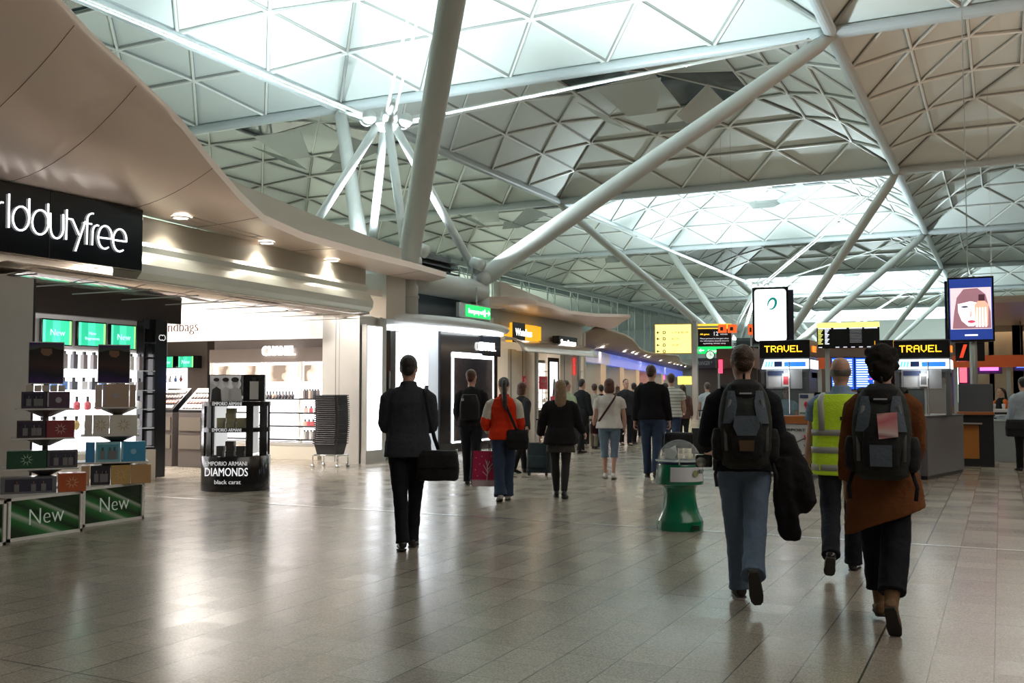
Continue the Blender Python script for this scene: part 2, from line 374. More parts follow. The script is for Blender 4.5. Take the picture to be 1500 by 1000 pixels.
# ------------------------------------------------------------------ steel trees
M_lampglow = glow('tube', (1, 1, 1), 1.0)
def steel_tree(tx, ty, label, zb=0):
    t = thing('steel_tree_column', label, 'steel column', (tx, ty, 0), 0, None)
    S, zt, zh = 1.7, 4.25, 7.98; hx, hy = BX / 2, BY / 2
    for a in (-1, 1):
        for b in (-1, 1):
            MB().tube((a * S, b * S, zb), (a * S, b * S, zt + .12), .24, n=20).tube((a * S, b * S, zt - .75), (a * S, b * S, zt - .70), .26, n=20).build('trunk_tube', M_strut, t, True)
            p0 = Vector((a * S, b * S, zt)); p1 = Vector((a * hx, b * hy, HR - 4.0 + 3.9))
            dv = (p1 - p0).normalized()
            MB().path([p0 - dv * .1, p0 + dv * .8, p0.lerp(p1, .5), p0.lerp(p1, .955), p1 + dv * .1], [.24, .235, .235, .235, .11], 24).build('strut', M_strut, t, True)
            pn = MB(); q = Vector((b * 1.0 * .0, 0, 0)); sd = dv.cross(Vector((0, 0, 1))).normalized()
            pn.tube(p0 - sd * .30, p0 + sd * .30, .17, n=18); pn.build('pin_plate', M_strut, t, True)
            MB().tube((a * S * .96, b * S * .96, zt + .15), (a * .16, b * .16, zh - .05), .105, n=12).build('inner_strut', M_white, t, True)
            r0 = Vector((a * .32, b * .32, zh + .12)); r1 = p0.lerp(p1, .925) + Vector((0, 0, .34))
            off = sd * .10
            rr = MB().tube(r0 + off, r1 + off, .032, n=6).tube(r0 - off, r1 - off, .032, n=6)
            for u in (.33, .66): rr.tube(r0.lerp(r1, u) - off, r0.lerp(r1, u) + off, .05, n=6)
            rr.build('tension_rod', M_white, t)
            jw = MB().tube(r0 - sd * .16, r0 + sd * .16, .17, n=16).path([r0, r0 + (r1 - r0).normalized() * .55], [(.15, .10), (.05, .11)], 10)
            jw.build('rod_clevis', M_white, t, True)
            ear = MB(); ear.path([p0.lerp(p1, .90), r1, p0.lerp(p1, .95)], [.05, .09, .05], 8); ear.build('rod_bracket', M_strut, t, True)
    hb = MB().lathe([(.02, zh - .18), (.22, zh - .14), (.30, zh - .04), (.30, zh + .02), (.17, zh + .08), (.12, zh + .3), (.02, zh + .34)], 20); hb.build('hub', M_white, t, True)
    for a in (-1, 1):
        MB().tube((a * S, -S, zt - .32), (a * S, S, zt - .32), .28, n=20).build('cross_tube', M_strut, t, True)
        MB().tube((-S, a * S, zt - .32), (S, a * S, zt - .32), .28, n=20).build('cross_tube', M_strut, t, True)
    pod = MB().bx((-1.35, -1.35, 2.95), (1.35, 1.35, 3.75)); pod.build('service_pod', mat('pod_blue', (.10, .14, .17), .5), t, bevel=.02)
    lv = MB().bx((-1.3, -1.3, 3.85), (1.3, 1.3, 3.95))
    for k in range(5): lv.bx((-1.38, -1.2, 4.05 + k * .13), (1.38, 1.2, 4.08 + k * .13))
    lv.bx((-1.2, -1.1, 3.9), (1.2, 1.1, 4.75)); lv.build('louvre_grille', mat('louvre', (.05, .06, .065), .5), t)
    for a, b in ((1, -1), (1, 1), (-1, 1), (-1, -1)):
        fx = MB().path([(a * S * .98, b * S - .35 * b, zt + .42), (a * S * .98 + .30 * a, b * S - .35 * b, zt + .30)], [.13, .15], 16)
        fx.tube((a * S * .98, b * S - .35 * b, zt), (a * S * .98, b * S - .35 * b, zt + .4), .03, n=6)
        fx.build('floodlight', mat('fixture_grey', (.60, .62, .60), .4), t, True)
    return t
steel_tree(*TREES[0][:2], 'white and grey steel tree column rising behind the first shop canopy, nearest of all', 3.0)
steel_tree(*TREES[1][:2], 'steel tree column in the middle distance, hub behind the tall white advertising screen')
steel_tree(*TREES[2][:2], 'far steel tree column, its struts seen small above the departure board')

# ================================================================== SHOP BLOCK SHELL
def fx(y): return -10.85 - .066 * (y - 9) if y < 30 else -12.24 - .202 * (y - 30)       # shop front line
M_tile = mat('beige_tile', (.50, .46, .38), .5)
M_copper = mat('satin_copper', (.84, .67, .57), .30, .2, var=.06, vscale=.6)
# floor of facade: solid masses behind, kept clear of the visible interiors
struct('wall_left', MB().bx((-22, -13, 0), (-11.6, 7.9, 3.9)), M_hall)
struct('wall_shop_back', MB().bx((-20.2, 7.9, 0), (-20.0, 24, 3.4)), M_whitewall)
struct('ceiling_shop', MB().bx((-22, 7.9, 3.42), (-11.5, 17.3, 3.55)).bx((-22, 17.3, 3.42), (-12.55, 30.5, 3.55)), mat('shop_ceiling', (.78, .74, .68), .4))
struct('ceiling_roof_shop', MB().bx((-24, -13, 3.95), (-12.6, 18.1, 4.1)).bx((-24, 22.4, 3.80), (-12.6, 30, 3.9)), M_tile)

# fascia: tile band, then a rounded metal beam
def fascia(name, ys, prof_, m, smooth=False):
    rows = [[Vector((fx(y) + dx, y, z)) for dx, z in prof_] for y in ys]
    b = MB(); vs = rows
    n = len(prof_)
    return b.loft([r for r in vs], caps=True)
ys = [8.0 + .5 * k for k in range(18)]
b = fascia('f', ys, [(-.3, 3.95), (-.02, 3.95), (-.02, 3.58), (-.3, 3.58)], None); struct('wall_fascia', b, M_tile)
b = fascia('f', [10.15] + ys[5:], [(-.4, 3.58), (.02, 3.58), (.05, 3.52), (.02, 3.44), (.10, 3.36), (.17, 3.24), (.16, 3.12), (.06, 3.02), (-.4, 3.00)], None); struct('trim_%d' % tn, b, mat('fascia_metal', (.74, .78, .72), .3, .35)); tn += 1
# awning of reflective panels under the fascia leading into the shop
aw = MB()
rows = [[Vector((fx(y) + .08, y, 3.0)), Vector((fx(y) - .5, y, 2.93)), Vector((fx(y) - 1.2, y, 2.97)), Vector((fx(y) - 1.9, y, 3.12)), Vector((fx(y) - 2.3, y, 3.3))] for y in ys]
aw.sheet(rows, .03); struct('ceiling_awning', aw, mat('awning_mirror', (.66, .58, .52), .16, .85), smooth=True)
sm = MB()
for y in ys[1::2]: sm.bx((fx(y) - 1.6, y - .01, 2.915), (fx(y) + .02, y + .01, 2.93))
struct('trim_%d' % tn, sm, M_greysteel); tn += 1

# first canopy: copper sheet that sweeps up and outwards over the front
edge = [(-6.6, 1.0, 5.35), (-7.3, 3.6, 5.3), (-8.0, 6.44, 5.12), (-8.3, 7.1, 5.02), (-8.55, 7.7, 4.96), (-9.0, 9.08, 4.69), (-9.35, 10.0, 4.42), (-9.6, 10.8, 4.17), (-9.9, 11.7, 3.99), (-10.15, 12.98, 3.92), (-10.4, 15, 3.92), (-10.6, 17, 3.94), (-10.95, 19.0, 3.97)]
def canopy_in(y): return 4.0 - .11 * min(1, max(0, (y - 10) / 7))
def on_sheet(px, py, o):
    from mathutils.bvhtree import BVHTree
    bv = BVHTree.FromPolygons([v.co for v in o.data.vertices], [tuple(f.vertices) for f in o.data.polygons]); h = bv.ray_cast(EYEV, ray(px, py).normalized())[0]
    return h - Vector((0, 0, .012)) if h else at(px, py, 3.8)
rows = []
E2 = []
for a, b_ in zip(edge, edge[1:]):
    for k in range(4): E2.append(Vector(a).lerp(Vector(b_), k / 4))
E2.append(Vector(edge[-1]))
for e in E2:
    iz = canopy_in(e.y); inn = Vector((fx(max(e.y, 6)) - .1, e.y, iz)); r = []
    rise = e.z - iz
    for k in range(11):
        u = k / 10; x = inn.x + (e.x - inn.x) * u
        r.append(Vector((x, e.y, iz + rise * (u ** 1.8) - .03 * math.sin(PI * u) * min(1, rise))))
    rows.append(r)
cn = MB().sheet(rows, .12); canopy1 = struct('ceiling_canopy', cn, M_copper, smooth=True)
cm = canopy1.modifiers.new('edge', 'EDGE_SPLIT'); cm.split_angle = 1.0
seam = MB()
for i in range(3, len(rows), 7):
    r = rows[i]
    for a, b_ in zip(r, r[1:]): seam.tube(a - Vector((0, 0, .002)), b_ - Vector((0, 0, .000)), .004, n=4)
seam.build('panel_seam', mat('seam_brown', (.20, .15, .12), .6), canopy1)
# pale parapet standing behind the canopy edge
pr = MB(); pp = [(-10.55, 10.9, 3.99, 4.78), (-10.65, 12.5, 3.95, 4.66), (-10.8, 14.5, 3.95, 4.52), (-11.0, 16.5, 3.95, 4.45), (-11.1, 17.4, 3.95, 4.42)]
for (x0, y0, a0, b0), (x1, y1, a1, b1) in zip(pp, pp[1:]):
    pr.add([(x0, y0, a0), (x1, y1, a1), (x1, y1, b1), (x0, y0, b0), (x0 - .2, y0, a0), (x1 - .2, y1, a1), (x1 - .2, y1, b1), (x0 - .2, y0, b0)], [(0, 1, 2, 3), (7, 6, 5, 4), (3, 2, 6, 7), (0, 3, 7, 4), (1, 5, 6, 2)])
parapet = struct('wall_parapet', pr, mat('parapet_tile', (.56, .53, .46), .5))

# second canopy: long copper lens over the next shops
outer = [(-11.75, 22.3, 3.76), (-11.3, 22.6, 3.78), (-10.95, 23.3, 3.74), (-10.85, 24.7, 3.70), (-11.0, 26.2, 3.67), (-11.1, 28.5, 3.75), (-11.15, 30.5, 3.88), (-11.3, 32.2, 3.98), (-11.75, 33.0, 4.02), (-12.4, 32.9, 4.02)]
rows = []
for x, y, z in outer:
    r = []
    for k in range(7):
        u = k / 6; xi = fx(y) - .3 if y < 31 else -12.5
        r.append(Vector((xi + (x - xi) * u, y, 3.66 + (z - 3.66) * u ** 1.6 - .05 * math.sin(PI * u))))
    rows.append(r)
canopy2 = struct('ceiling_canopy_b', MB().sheet(rows, .10), M_copper, smooth=True); canopy2.modifiers.new('edge', 'EDGE_SPLIT').split_angle = 1.0
pr = MB(); pp = [(-11.45, 22.65, 3.8, 4.28), (-11.15, 23.6, 3.78, 4.08), (-11.05, 24.8, 3.74, 3.93), (-11.2, 26.2, 3.70, 3.80)]
for (x0, y0, a0, b0), (x1, y1, a1, b1) in zip(pp, pp[1:]):
    pr.add([(x0, y0, a0), (x1, y1, a1), (x1, y1, b1), (x0, y0, b0), (x0 - .2, y0, a0), (x1 - .2, y1, a1), (x1 - .2, y1, b1), (x0 - .2, y0, b0)], [(0, 1, 2, 3), (7, 6, 5, 4), (3, 2, 6, 7), (0, 3, 7, 4), (1, 5, 6, 2)])
struct('wall_parapet_b', pr, mat('parapet_tile', (.56, .53, .46), .5))
# third, lower and darker canopy running to the far end
rows = []
for k in range(24):
    y = 31.5 + k * 2.4; x = -13.2 - .2076 * (y - 32.3); ox = x + .75 + .3 * math.sin(k * .7); z = 3.50 + .10 * math.sin(k * .55 + 1)
    rows.append([Vector((x - .5 + (ox - x + .5) * u / 5, y, 3.04 + (z - 3.04) * (u / 5) ** 1.2)) for u in range(6)])
canopy3 = struct('ceiling_canopy_c', MB().sheet(rows, .10), mat('dark_copper', (.36, .29, .22), .6), smooth=True)

struct('wall_corner_b', MB().bx((-12.3, 17.45, 2.98), (-11.5, 18.2, 3.94)), mat('parapet_tile', (.56, .53, .46), .5))

# ================================================================== DUTY FREE SHOP
def YX(px, X): return atX(px, 575, X).y
def ZX(px, py, X): return atX(px, py, X).z
def XY(px, Y): return atY(px, 575, Y).x
def ZY(px, py, Y): return atY(px, py, Y).z
R90 = PI / 2
def frameX(name, label, cat, X, Y, z=0, group=None): return thing(name, label, cat, (X, Y, z), R90, group)   # local x = world +Y, front (-y) = world +X
M_sign = mat('sign_black', (.008, .012, .018), .12, coat=.3)
W1 = glow('letters', (1, .99, .97), 5)
Wbox = glow('lightbox', (.93, .96, 1), 2.6)
Wsoft = glow('backlit', (1, .97, .93), 1.5)
# main sign
t = frameX('shop_sign', 'long black sign with white lit letters above the first shop', 'sign', -10.72, 6.0, 3.13)
MB().bx((0, 0, 0), (4.12, .18, .86)).build('sign_board', M_sign, t, bevel=.01)
MB().bx((2.60, -.004, .0), (2.61, .0, .86)).build('board_joint', M_dark, t)
def strokes(name, lst, X, m, r, parent, org):
    for nm, paths in lst:
        b = MB()
        for pth in paths:
            rr = r
            pts = []
            for q in pth:
                p = atX(q[0] / 5, 200 + q[1] / 5, X); pts.append((p.y - org[1], -(p.x - org[0]) - .02, p.z - org[2]))
            b.path(pts, rr, 8, ref=(0, 1, 0))
        b.build(name, m, parent, True)
def arc(cx, cy, rx, ry, a0, a1, n=18): return [(cx + rx * math.cos((a0 + (a1 - a0) * k / n) * D2R), cy + ry * math.sin((a0 + (a1 - a0) * k / n) * D2R)) for k in range(n + 1)]
LET = [('r', [[(-30, 640), (-28, 500)], arc(5, 520, 33, 38, 190, 290, 8)]), ('l', [[(60, 420), (56, 668)]]),
       ('d', [arc(146, 600, 60, 88, 0, 360), [(208, 455), (206, 610)]]), ('d', [arc(288, 628, 60, 90, 0, 360), [(346, 492), (344, 640)]]),
       ('u', [[(362, 560), (363, 670)] + arc(410, 670, 47, 76, 180, 0, 12)[0:] + [(456, 570)]]), ('t', [[(483, 535), (477, 755)], [(477, 600), (520, 606)]]),
       ('y', [[(522, 604), (572, 720)], [(618, 622), (545, 838)]]), ('f', [[(628, 790), (632, 625)] + arc(668, 610, 36, 46, 190, 285, 8), [(606, 632), (664, 641)]]),
       ('r', [[(668, 795), (672, 700)] + arc(704, 700, 32, 50, 190, 290, 8)]),
       ('e', [[(712, 738), (812, 750)] + arc(762, 738, 50, 84, 8, -300, 20)]), ('e', [[(822, 756), (918, 770)] + arc(870, 760, 49, 82, 8, -300, 20)])]
strokes('letter', LET, -10.72, glow('letters_thin', (1, .99, .97), 3), .0105, t, (-10.72, 6.0, 3.13))

# steel pier at the picture's left edge
t = frameX('steel_pier', 'brushed steel clad pier at the far left under the black sign', 'pillar', -10.95, 7.2, 0)
MB().bx((0, 0, 0), (1.38, .5, 2.88)).build('cladding', M_steel, t, bevel=.01); MB().bx((1.38, 0, 0), (1.41, .5, 2.88)).build('edge_trim', M_dark, t)

# perfume wall
PX = -12.9
y0, y1 = YX(40, PX), YX(211, PX)
t = frameX('perfume_display_wall', 'tall backlit perfume wall with black header behind the gift set towers', 'display wall', PX, y0, 0)
Wd = y1 - y0
MB().bx((-.6, .02, 0), (Wd, .5, 3.25)).build('carcass', M_whitewall, t)
MB().bx((-.6, -.12, 2.62), (Wd + .7, .02, 3.25)).build('header', mat('header_brown', (.035, .026, .022), .25, coat=.2), t, bevel=.01)
MB().bx((-.2, -.0, .55), (Wd - .05, .02, 2.08)).build('lit_back', glow('perfume_back', (1, .97, 1), 3.0), t)
for k, z in enumerate((.55, .86, 1.17, 1.48, 1.80)):
    MB().bx((-.2, -.30, z - .015), (Wd - .05, 0, z + .0)).build('shelf', mat('glass_shelf', (.75, .82, .82), .1, alpha=.55), t)
MB().bx((-.2, -.34, 0), (Wd - .05, 0, .5)).build('base_cabinet', M_cream, t)
def screen(label, px0, px1, yt, yb, X, words, group=None):
    a, b_ = YX(px0, X), YX(px1, X); zt, zb = ZX((px0 + px1) / 2, yt, X), ZX((px0 + px1) / 2, yb, X)
    s = frameX('display_screen', label, 'screen', X, (a + b_) / 2, (zt + zb) / 2, group); W_, H_ = b_ - a, zt - zb
    MB().bx((-W_ / 2, 0, -H_ / 2), (W_ / 2, .06, H_ / 2)).build('bezel', M_black, s, bevel=.005)
    k = .93
    MB().bx((-W_ / 2 * k, -.004, -H_ / 2 * .9), (W_ / 2 * k, 0, H_ / 2 * .9)).build('screen_glass', ramp_mat('green_screen', [(0, (.05, .62, .30)), (.16, (.10, .80, .40)), (.3, (.02, .40, .22)), (.42, (.06, .62, .36)), (.55, (.03, .48, .26)), (.7, (.30, .85, .22)), (.85, (.04, .60, .34))], 0, .95, .5, emit=1.3), s)
    for i, wd in enumerate(words): text(wd, H_ * (.34 if len(words) == 1 else .17), glow('screen_text', (.55, 1, .85), 1.2), s, (0, -.008, -H_ * .12 + (len(words) - 1 - i * 2) * H_ * .1), thin=.012)
    return s
screen('green screen cut off by the steel pier, leftmost above the perfumes', 30, 48, 466, 500, PX + .16, [])
screen('green screen reading New right beside the steel pier', 59, 104, 467, 506, PX + .16, ['New'])
screen('green screen with small lines of text between the two New screens', 112, 154, 471, 508, PX + .16, ['New', 'fragrances'])
screen('green screen reading New nearest the black gondola', 160, 198, 475, 512, PX + .16, ['New'])

def bottle_mesh(kind, mb_cap=None):
    """returns (body MB, cap MB) standing on z=0, about .12 tall"""
    if kind == 0: return MB().bx((-.03, -.018, 0), (.03, .018, .075)), MB().tube((0, 0, .075), (0, 0, .11), .014, n=10)
    if kind == 1: return MB().lathe([(.02, 0), (.030, .01), (.031, .06), (.012, .075)], 12), MB().tube((0, 0, .075), (0, 0, .12), .013, n=10)
    if kind == 2: return MB().ball((0, 0, .045), (.038, .02, .045), 12, 8), MB().tube((0, 0, .088), (0, 0, .125), .012, .016, n=10)
    return MB().bx((-.022, -.022, 0), (.022, .022, .13)), MB().bx((-.012, -.012, .13), (.012, .012, .155))
BCOL = [(.10, .10, .12), (.75, .72, .68), (.65, .12, .14), (.80, .55, .45), (.12, .25, .60), (.80, .80, .78), (.55, .40, .15), (.45, .10, .20), (.25, .22, .22)]
_proto = {}
def bottle(loc, kind, ci, label, group, rz=0, sc=1.0):
    key = (kind, ci)
    if key not in _proto:
        a, b_ = bottle_mesh(kind); m = mat('bottle_%d' % ci, BCOL[ci], .15, coat=.4)
        o = a.build('perfume_bottle', m, None, kind in (1, 2)); c = b_.build('cap', mat('cap_dark', (.06, .06, .06), .3), o); _proto[key] = (o, c)
    else:
        o0, c0 = _proto[key]; o = o0.copy(); C.objects.link(o); c = c0.copy(); C.objects.link(c); c.parent = o
    o.location = loc; o.rotation_euler = (0, 0, rz); o.scale = (sc,) * 3; tag(o, label, 'bottle', group); return o
CN = {0: 'dark', 1: 'pale', 2: 'red', 3: 'peach', 4: 'blue', 5: 'white', 6: 'amber', 7: 'crimson', 8: 'grey'}
rows_ = [(1.80, [8, 8, 8, 0, 8, 8, 0, 8, 8, 5, 8], 'top shelf of the backlit perfume wall', 3), (1.48, [5, 4, 4, 0, 5, 0, 4, 8, 0, 5, 8], 'second shelf of the backlit perfume wall', 0),
         (1.17, [5, 5, 2, 2, 2, 2, 2, 2, 5, 5], 'middle shelf of the backlit perfume wall', 1), (.86, [5, 5, 6, 6, 5, 0, 0, 0, 5, 5], 'fourth shelf of the backlit perfume wall', 2)]
for z, cols, wh, kd in rows_:
    for k, ci in enumerate(cols):
        yy = y0 + .05 + (Wd - .2) * (k + .5) / len(cols)
        bottle((PX + .14, yy, z), kd, ci, '%s perfume bottles on the %s' % (CN[ci], wh), '%s bottles, %s' % (CN[ci], wh), R90, 1.75)

# black gondola at the end of the perfume wall
gy = YX(200, PX); ge = YX(233, PX + .05)
t = frameX('cosmetics_gondola', 'black gloss cosmetics gondola with a small monogram and open side shelves', 'display stand', PX + .12, gy, 0)
G = ge - gy
MB().bx((G * .42, -.1, .02), (G, .5, 2.66)).build('end_panel', M_black, t, bevel=.01)
MB().bx((0, -.02, .02), (G * .06, .5, 2.5)).build('upright', M_black, t); MB().bx((0, -.02, 2.5), (G * .42, .5, 2.66)).build('canopy_box', M_black, t)
for z in (.5, .8, 1.1, 1.4, 1.7, 2.0, 2.25):
    MB().bx((G * .06, -.0, z), (G * .42, .5, z + .03)).build('shelf', M_black, t)
MB().bx((G * .06, .44, .02), (G * .42, .5, 2.5)).build('back_panel', Wsoft, t)
mg = MB()
for s_ in (-1, 1):
    mg.path([(G * .72 + s_ * .025 + .045 * math.cos(a * D2R) * s_ * -1, -.108, 2.36 + .045 * math.sin(a * D2R)) for a in range(45, 316, 15)], .006, 6)
mg.build('monogram', glow('monogram', (.8, .8, .8), .8), t)

# white bulkhead with lettering, ceiling lights
BY_ = 16.6
t = thing('bulkhead_sign', 'bright white bulkhead with dark handbags lettering inside the first shop', 'sign', (-15, BY_, 2.6))
pr = MB(); bl = []
for k in range(13):
    x = -17.9 + 5.1 * k / 12; bl.append((x + 15, -.35 + .35 * (k / 12) ** 2 * 1.0))
pts = [(x, y) for x, y in bl]; vs = pts + [(x, y + .9) for x, y in reversed(pts)]
pr.prism(vs, 0, .84); pr.build('bulkhead', glow('bulkhead_white', (1, .96, .90), .75), t)
xr = XY(293, BY_ - .33); text('handbags', .33, mat('brown_letters', (.05, .02, .015), .7, spec=.1), t, (xr + 15, -.40, ZY(262, 486, BY_ - .35) - 2.6), name='lettering', align='RIGHT', ext=.01, thin=.014)
for k, (lx, ly) in enumerate([(-12.6, 11.5), (-13.4, 12.7), (-14.3, 14.4), (-13.0, 14.6), (-12.2, 13.4), (-14.8, 12.2)]):
    l = thing('ceiling_light', 'square white light panel in the duty free shop ceiling', 'light', (lx, ly, 3.40), 0, 'light panels in the duty free ceiling')
    MB().bx((-.32, -.32, -.0), (.32, .32, .03)).build('frame', M_whitewall, l); MB().bx((-.28, -.28, -.015), (.28, .28, 0)).build('diffuser', glow('panel_light', (1, .97, .92), 7), l)

# brand display cabinet on the far wall of the shop
CY = 17.6; cx0, cx1 = XY(311, CY), XY(480, CY); cw = cx1 - cx0
def cz(py): return ZY(395, py, CY)
t = thing('display_cabinet', 'wide white lit cosmetics cabinet under a white lit name in the shop depth', 'cabinet', (cx0, CY, 0))
MB().bx((0, .05, 0), (cw, .5, 2.62)).build('carcass', mat('taupe_panel', (.20, .16, .14), .35, var=.1, vscale=1), t)
MB().bx((0, -.12, cz(530)), (cw, .05, cz(530) + .30)).build('header', mat('taupe_panel', (.2, .16, .14)), t, bevel=.01)
MB().bx((.02, -.02, cz(645)), (cw - .02, .05, cz(531))).build('lit_back', glow('cabinet_back', (1, .97, .98), 2.6), t)
cells = [(XY(314, CY) - cx0, XY(386, CY) - cx0), (XY(392, CY) - cx0, XY(442, CY) - cx0), (XY(447, CY) - cx0, XY(479, CY) - cx0)]
for a, b_ in cells:
    MB().bx((a, -.05, cz(559)), (b_, -.02, cz(535))).build('graphic_panel', ramp_mat('product_graphic', [(0, (.45, .33, .26)), (.3, (.9, .75, .68)), (.42, (.8, .5, .45)), (.5, (.95, .9, .85)), (.7, (.5, .38, .3)), (.85, (.2, .15, .12))], 0, 1.3, 0, emit=.9, distort=.5, constant=False), t)
    for py in (583, 603, 622, 641): MB().bx((a, -.30, cz(py) - .03), (b_, -.02, cz(py))).build('shelf', M_dark, t)
for a in (0, cells[0][1] + .0, cells[1][1], cw - .05): MB().bx((a, -.10, cz(646)), (a + .06, .0, cz(530))).build('divider', M_whitewall, t)
MB().bx((0, -.34, 0), (cw, .05, cz(650))).build('base_cabinet', M_cream, t)
MB().bx((0, -.35, cz(650)), (cw, -.02, cz(646))).build('base_top', M_steel, t)
text('CHANEL', .30, W1, t, ((XY(414, CY) - cx0), -.16, cz(521)), width=XY(438, CY) - XY(391, CY), ext=.03)
n = 0
for (a, b_), wh in zip(cells, ('left', 'middle', 'right')):
    for py, cols, kd, rn in ((583, [8, 0, 3, 8, 0, 8, 0, 8, 0], 1, 'top'), (603, [3, 2, 3], 0, 'second'), (622, [3, 2, 2, 5], 0, 'third'), (641, [5, 8, 5, 8, 5], 3, 'lowest')):
        if wh == 'left' and rn != 'top': continue
        if wh == 'middle' and rn in ('second', 'third', 'lowest'): continue
        cc = cols if wh != 'right' else cols[:6]
        for k, ci in enumerate(cc):
            xx = cx0 + a + .08 + (b_ - a - .16) * (k + .5) / len(cc)
            bottle((xx, CY - .16, cz(py)), kd if not (wh != 'middle' and rn == 'top') else 3, ci, '%s cosmetics on the %s shelf, %s bay of the lit cabinet' % (CN[ci], rn, wh), '%s items, %s shelf, %s bay' % (CN[ci], rn, wh), 0, 1.3)
# deep perfume shelving with two more green screens
DY = 19.8; dx0, dx1 = XY(228, DY), XY(303, DY)
t = thing('perfume_shelving', 'far perfume shelving deep in the shop beneath two small green screens', 'shelving', (dx0, DY, 0))
dw = dx1 - dx0
MB().bx((-.5, .0, 0), (dw, .4, 2.9)).build('carcass', mat('taupe_panel', (.2, .16, .14)), t)
MB().bx((-.3, -.02, .9), (dw * .62, .0, 2.12)).build('lit_back', glow('perfume_back', (1, .97, 1), 3), t)
for z in (1.0, 1.32, 1.72): MB().bx((-.3, -.3, z - .02), (dw * .62, -.02, z)).build('shelf', M_whitewall, t)
for k in range(6):
    for z, rn in ((1.0, 'lowest'), (1.32, 'middle'), (1.72, 'top')):
        ci = [3, 8, 5, 4, 2, 0][(k + int(z * 10)) % 6]
        bottle((dx0 + .12 + k * (dw * .6 - .15) / 5, DY - .16, z), (k + int(z * 3)) % 4, ci, '%s bottles on the %s board of the far perfume shelving' % (CN[ci], rn), '%s bottles, far %s board' % (CN[ci], rn), 0, 1.3)
for lab, a, b_ in (('small green New screen far inside the shop, left of its twin', 233, 253), ('small green New screen far inside the shop, right of its twin', 260, 283)):
    xa, xb = XY(a, DY - .3), XY(b_, DY - .3); zt, zb = ZY(260, 521, DY - .3), ZY(260, 539, DY - .3)
    s = thing('display_screen', lab, 'screen', ((xa + xb) / 2, DY - .3, (zt + zb) / 2)); W_, H_ = xb - xa, zt - zb
    MB().bx((-W_ / 2, 0, -H_ / 2), (W_ / 2, .29, H_ / 2)).build('bezel', M_black, s); MB().bx((-W_ * .46, -.005, -H_ * .44), (W_ * .46, 0, H_ * .44)).build('screen_glass', MATS['green_screen'], s)
    text('New', H_ * .45, glow('screen_text', (.8, 1, .92), 1.6), s, (0, -.01, -H_ * .15))
# make-up tester counters
for k, (px, lab) in enumerate(((214, 'sloping black make-up tester counter behind the round stand, farther left'), (258, 'sloping black make-up tester counter just left of the round stand'))):
    x = XY(px + 22, 14.5)
    t = thing('make_up_counter', lab, 'counter', (x, 14.5, 0))
    W_ = .62
    MB().plate([(-.0, 0), (0, 0)], 0, 0) if False else None
    MB().bx((-W_ / 2, 0, .0), (W_ / 2, .5, 1.05)).build('body', mat('counter_brown', (.10, .085, .08), .3), t, bevel=.01)
    b = MB(); b.add([(-W_ / 2, 0, 1.05), (W_ / 2, 0, 1.05), (W_ / 2, .5, 1.05), (-W_ / 2, .5, 1.05), (-W_ / 2, 0, 1.10), (W_ / 2, 0, 1.10), (W_ / 2, .5, 1.52), (-W_ / 2, .5, 1.52)], [(0, 3, 2, 1), (4, 5, 6, 7), (0, 1, 5, 4), (1, 2, 6, 5), (2, 3, 7, 6), (3, 0, 4, 7)]); b.build('sloped_top', M_black, t)
    for r in range(4):
        q = MB(); ci = [(.85, .82, .8), (.75, .3, .25), (.35, .25, .22), (.9, .88, .86)][r]
        for c in range(7):
            u = (r + .5) / 4.3; q.box((-W_ / 2 + .08 + c * .077, .5 * u, 1.105 + .42 * u), (.05, .07, .03), m=Matrix.Rotation(.7, 3, 'X'))
        o = q.build('tester_row', mat('tester_%d' % r, ci, .4), t)
    for z in (.35, .7): MB().bx((-W_ / 2 + .03, -.03, z), (W_ / 2 - .03, 0, z + .26)).build('drawer_front', mat('drawer_dim', (.14, .12, .10), .4), t)

# round fragrance stand
gp = at(331, 721); gp = gp + Vector((FW.x, FW.y, 0)).normalized() * .5
t = thing('promotional_stand', 'round black promotional stand with DIAMONDS lettering at the shop threshold', 'display stand', (gp.x, gp.y, 0), YAW)
RR = .50
MB().lathe([(.02, .0), (RR, .0), (RR, .03), (RR, .50), (RR - .01, .515), (.02, .515)], 40).build('drum_base', M_black, t, True).modifiers.new('e', 'EDGE_SPLIT').split_angle = .8
for z0 in (.86, 1.24): MB().lathe([(.02, z0), (RR, z0), (RR, z0 + .065), (.02, z0 + .065)], 40).build('shelf', M_black, t, True).modifiers.new('e', 'EDGE_SPLIT').split_angle = .8
for a in (-128, -100 + 48, -160, -12, 20, 160): 
    pass
for a, w_ in ((-150, .16), (-126, .10), (-52, .10), (-22, .14), (40, .2), (140, .2)):
    MB().box((math.cos(a * D2R) * (RR - .02), math.sin(a * D2R) * (RR - .02), .89), (.03, w_, .76), rz=a * D2R).build('upright', M_black, t)
MB().box((-.20, -.1, .89), (.02, .6, .72)).build('divider', mat('acrylic_white', (.9, .92, .9), .2, emit=(1, 1, 1), estr=.35), t); MB().box((.25, .05, .89), (.02, .5, .72)).build('divider', MATS['acrylic_white'], t)
for z0, s_ in ((.865, .07), (1.245, .07)):
    text('EMPORIO ARMANI', s_, glow('foil', (.8, .8, .8), .5), t, (0, -RR - .008, z0 + .008), width=.42)
text('EMPORIO ARMANI', .085, glow('foil', (.8, .8, .8), .5), t, (0, -RR - .008, .385), width=.60)
text('DIAMONDS', .17, glow('foil_bright', (.95, .95, .95), .8), t, (0, -RR - .008, .235), width=.62)
text('black carat', .085, glow('foil', (.8, .8, .8), .5), t, (.02, -RR - .008, .12), width=.38)
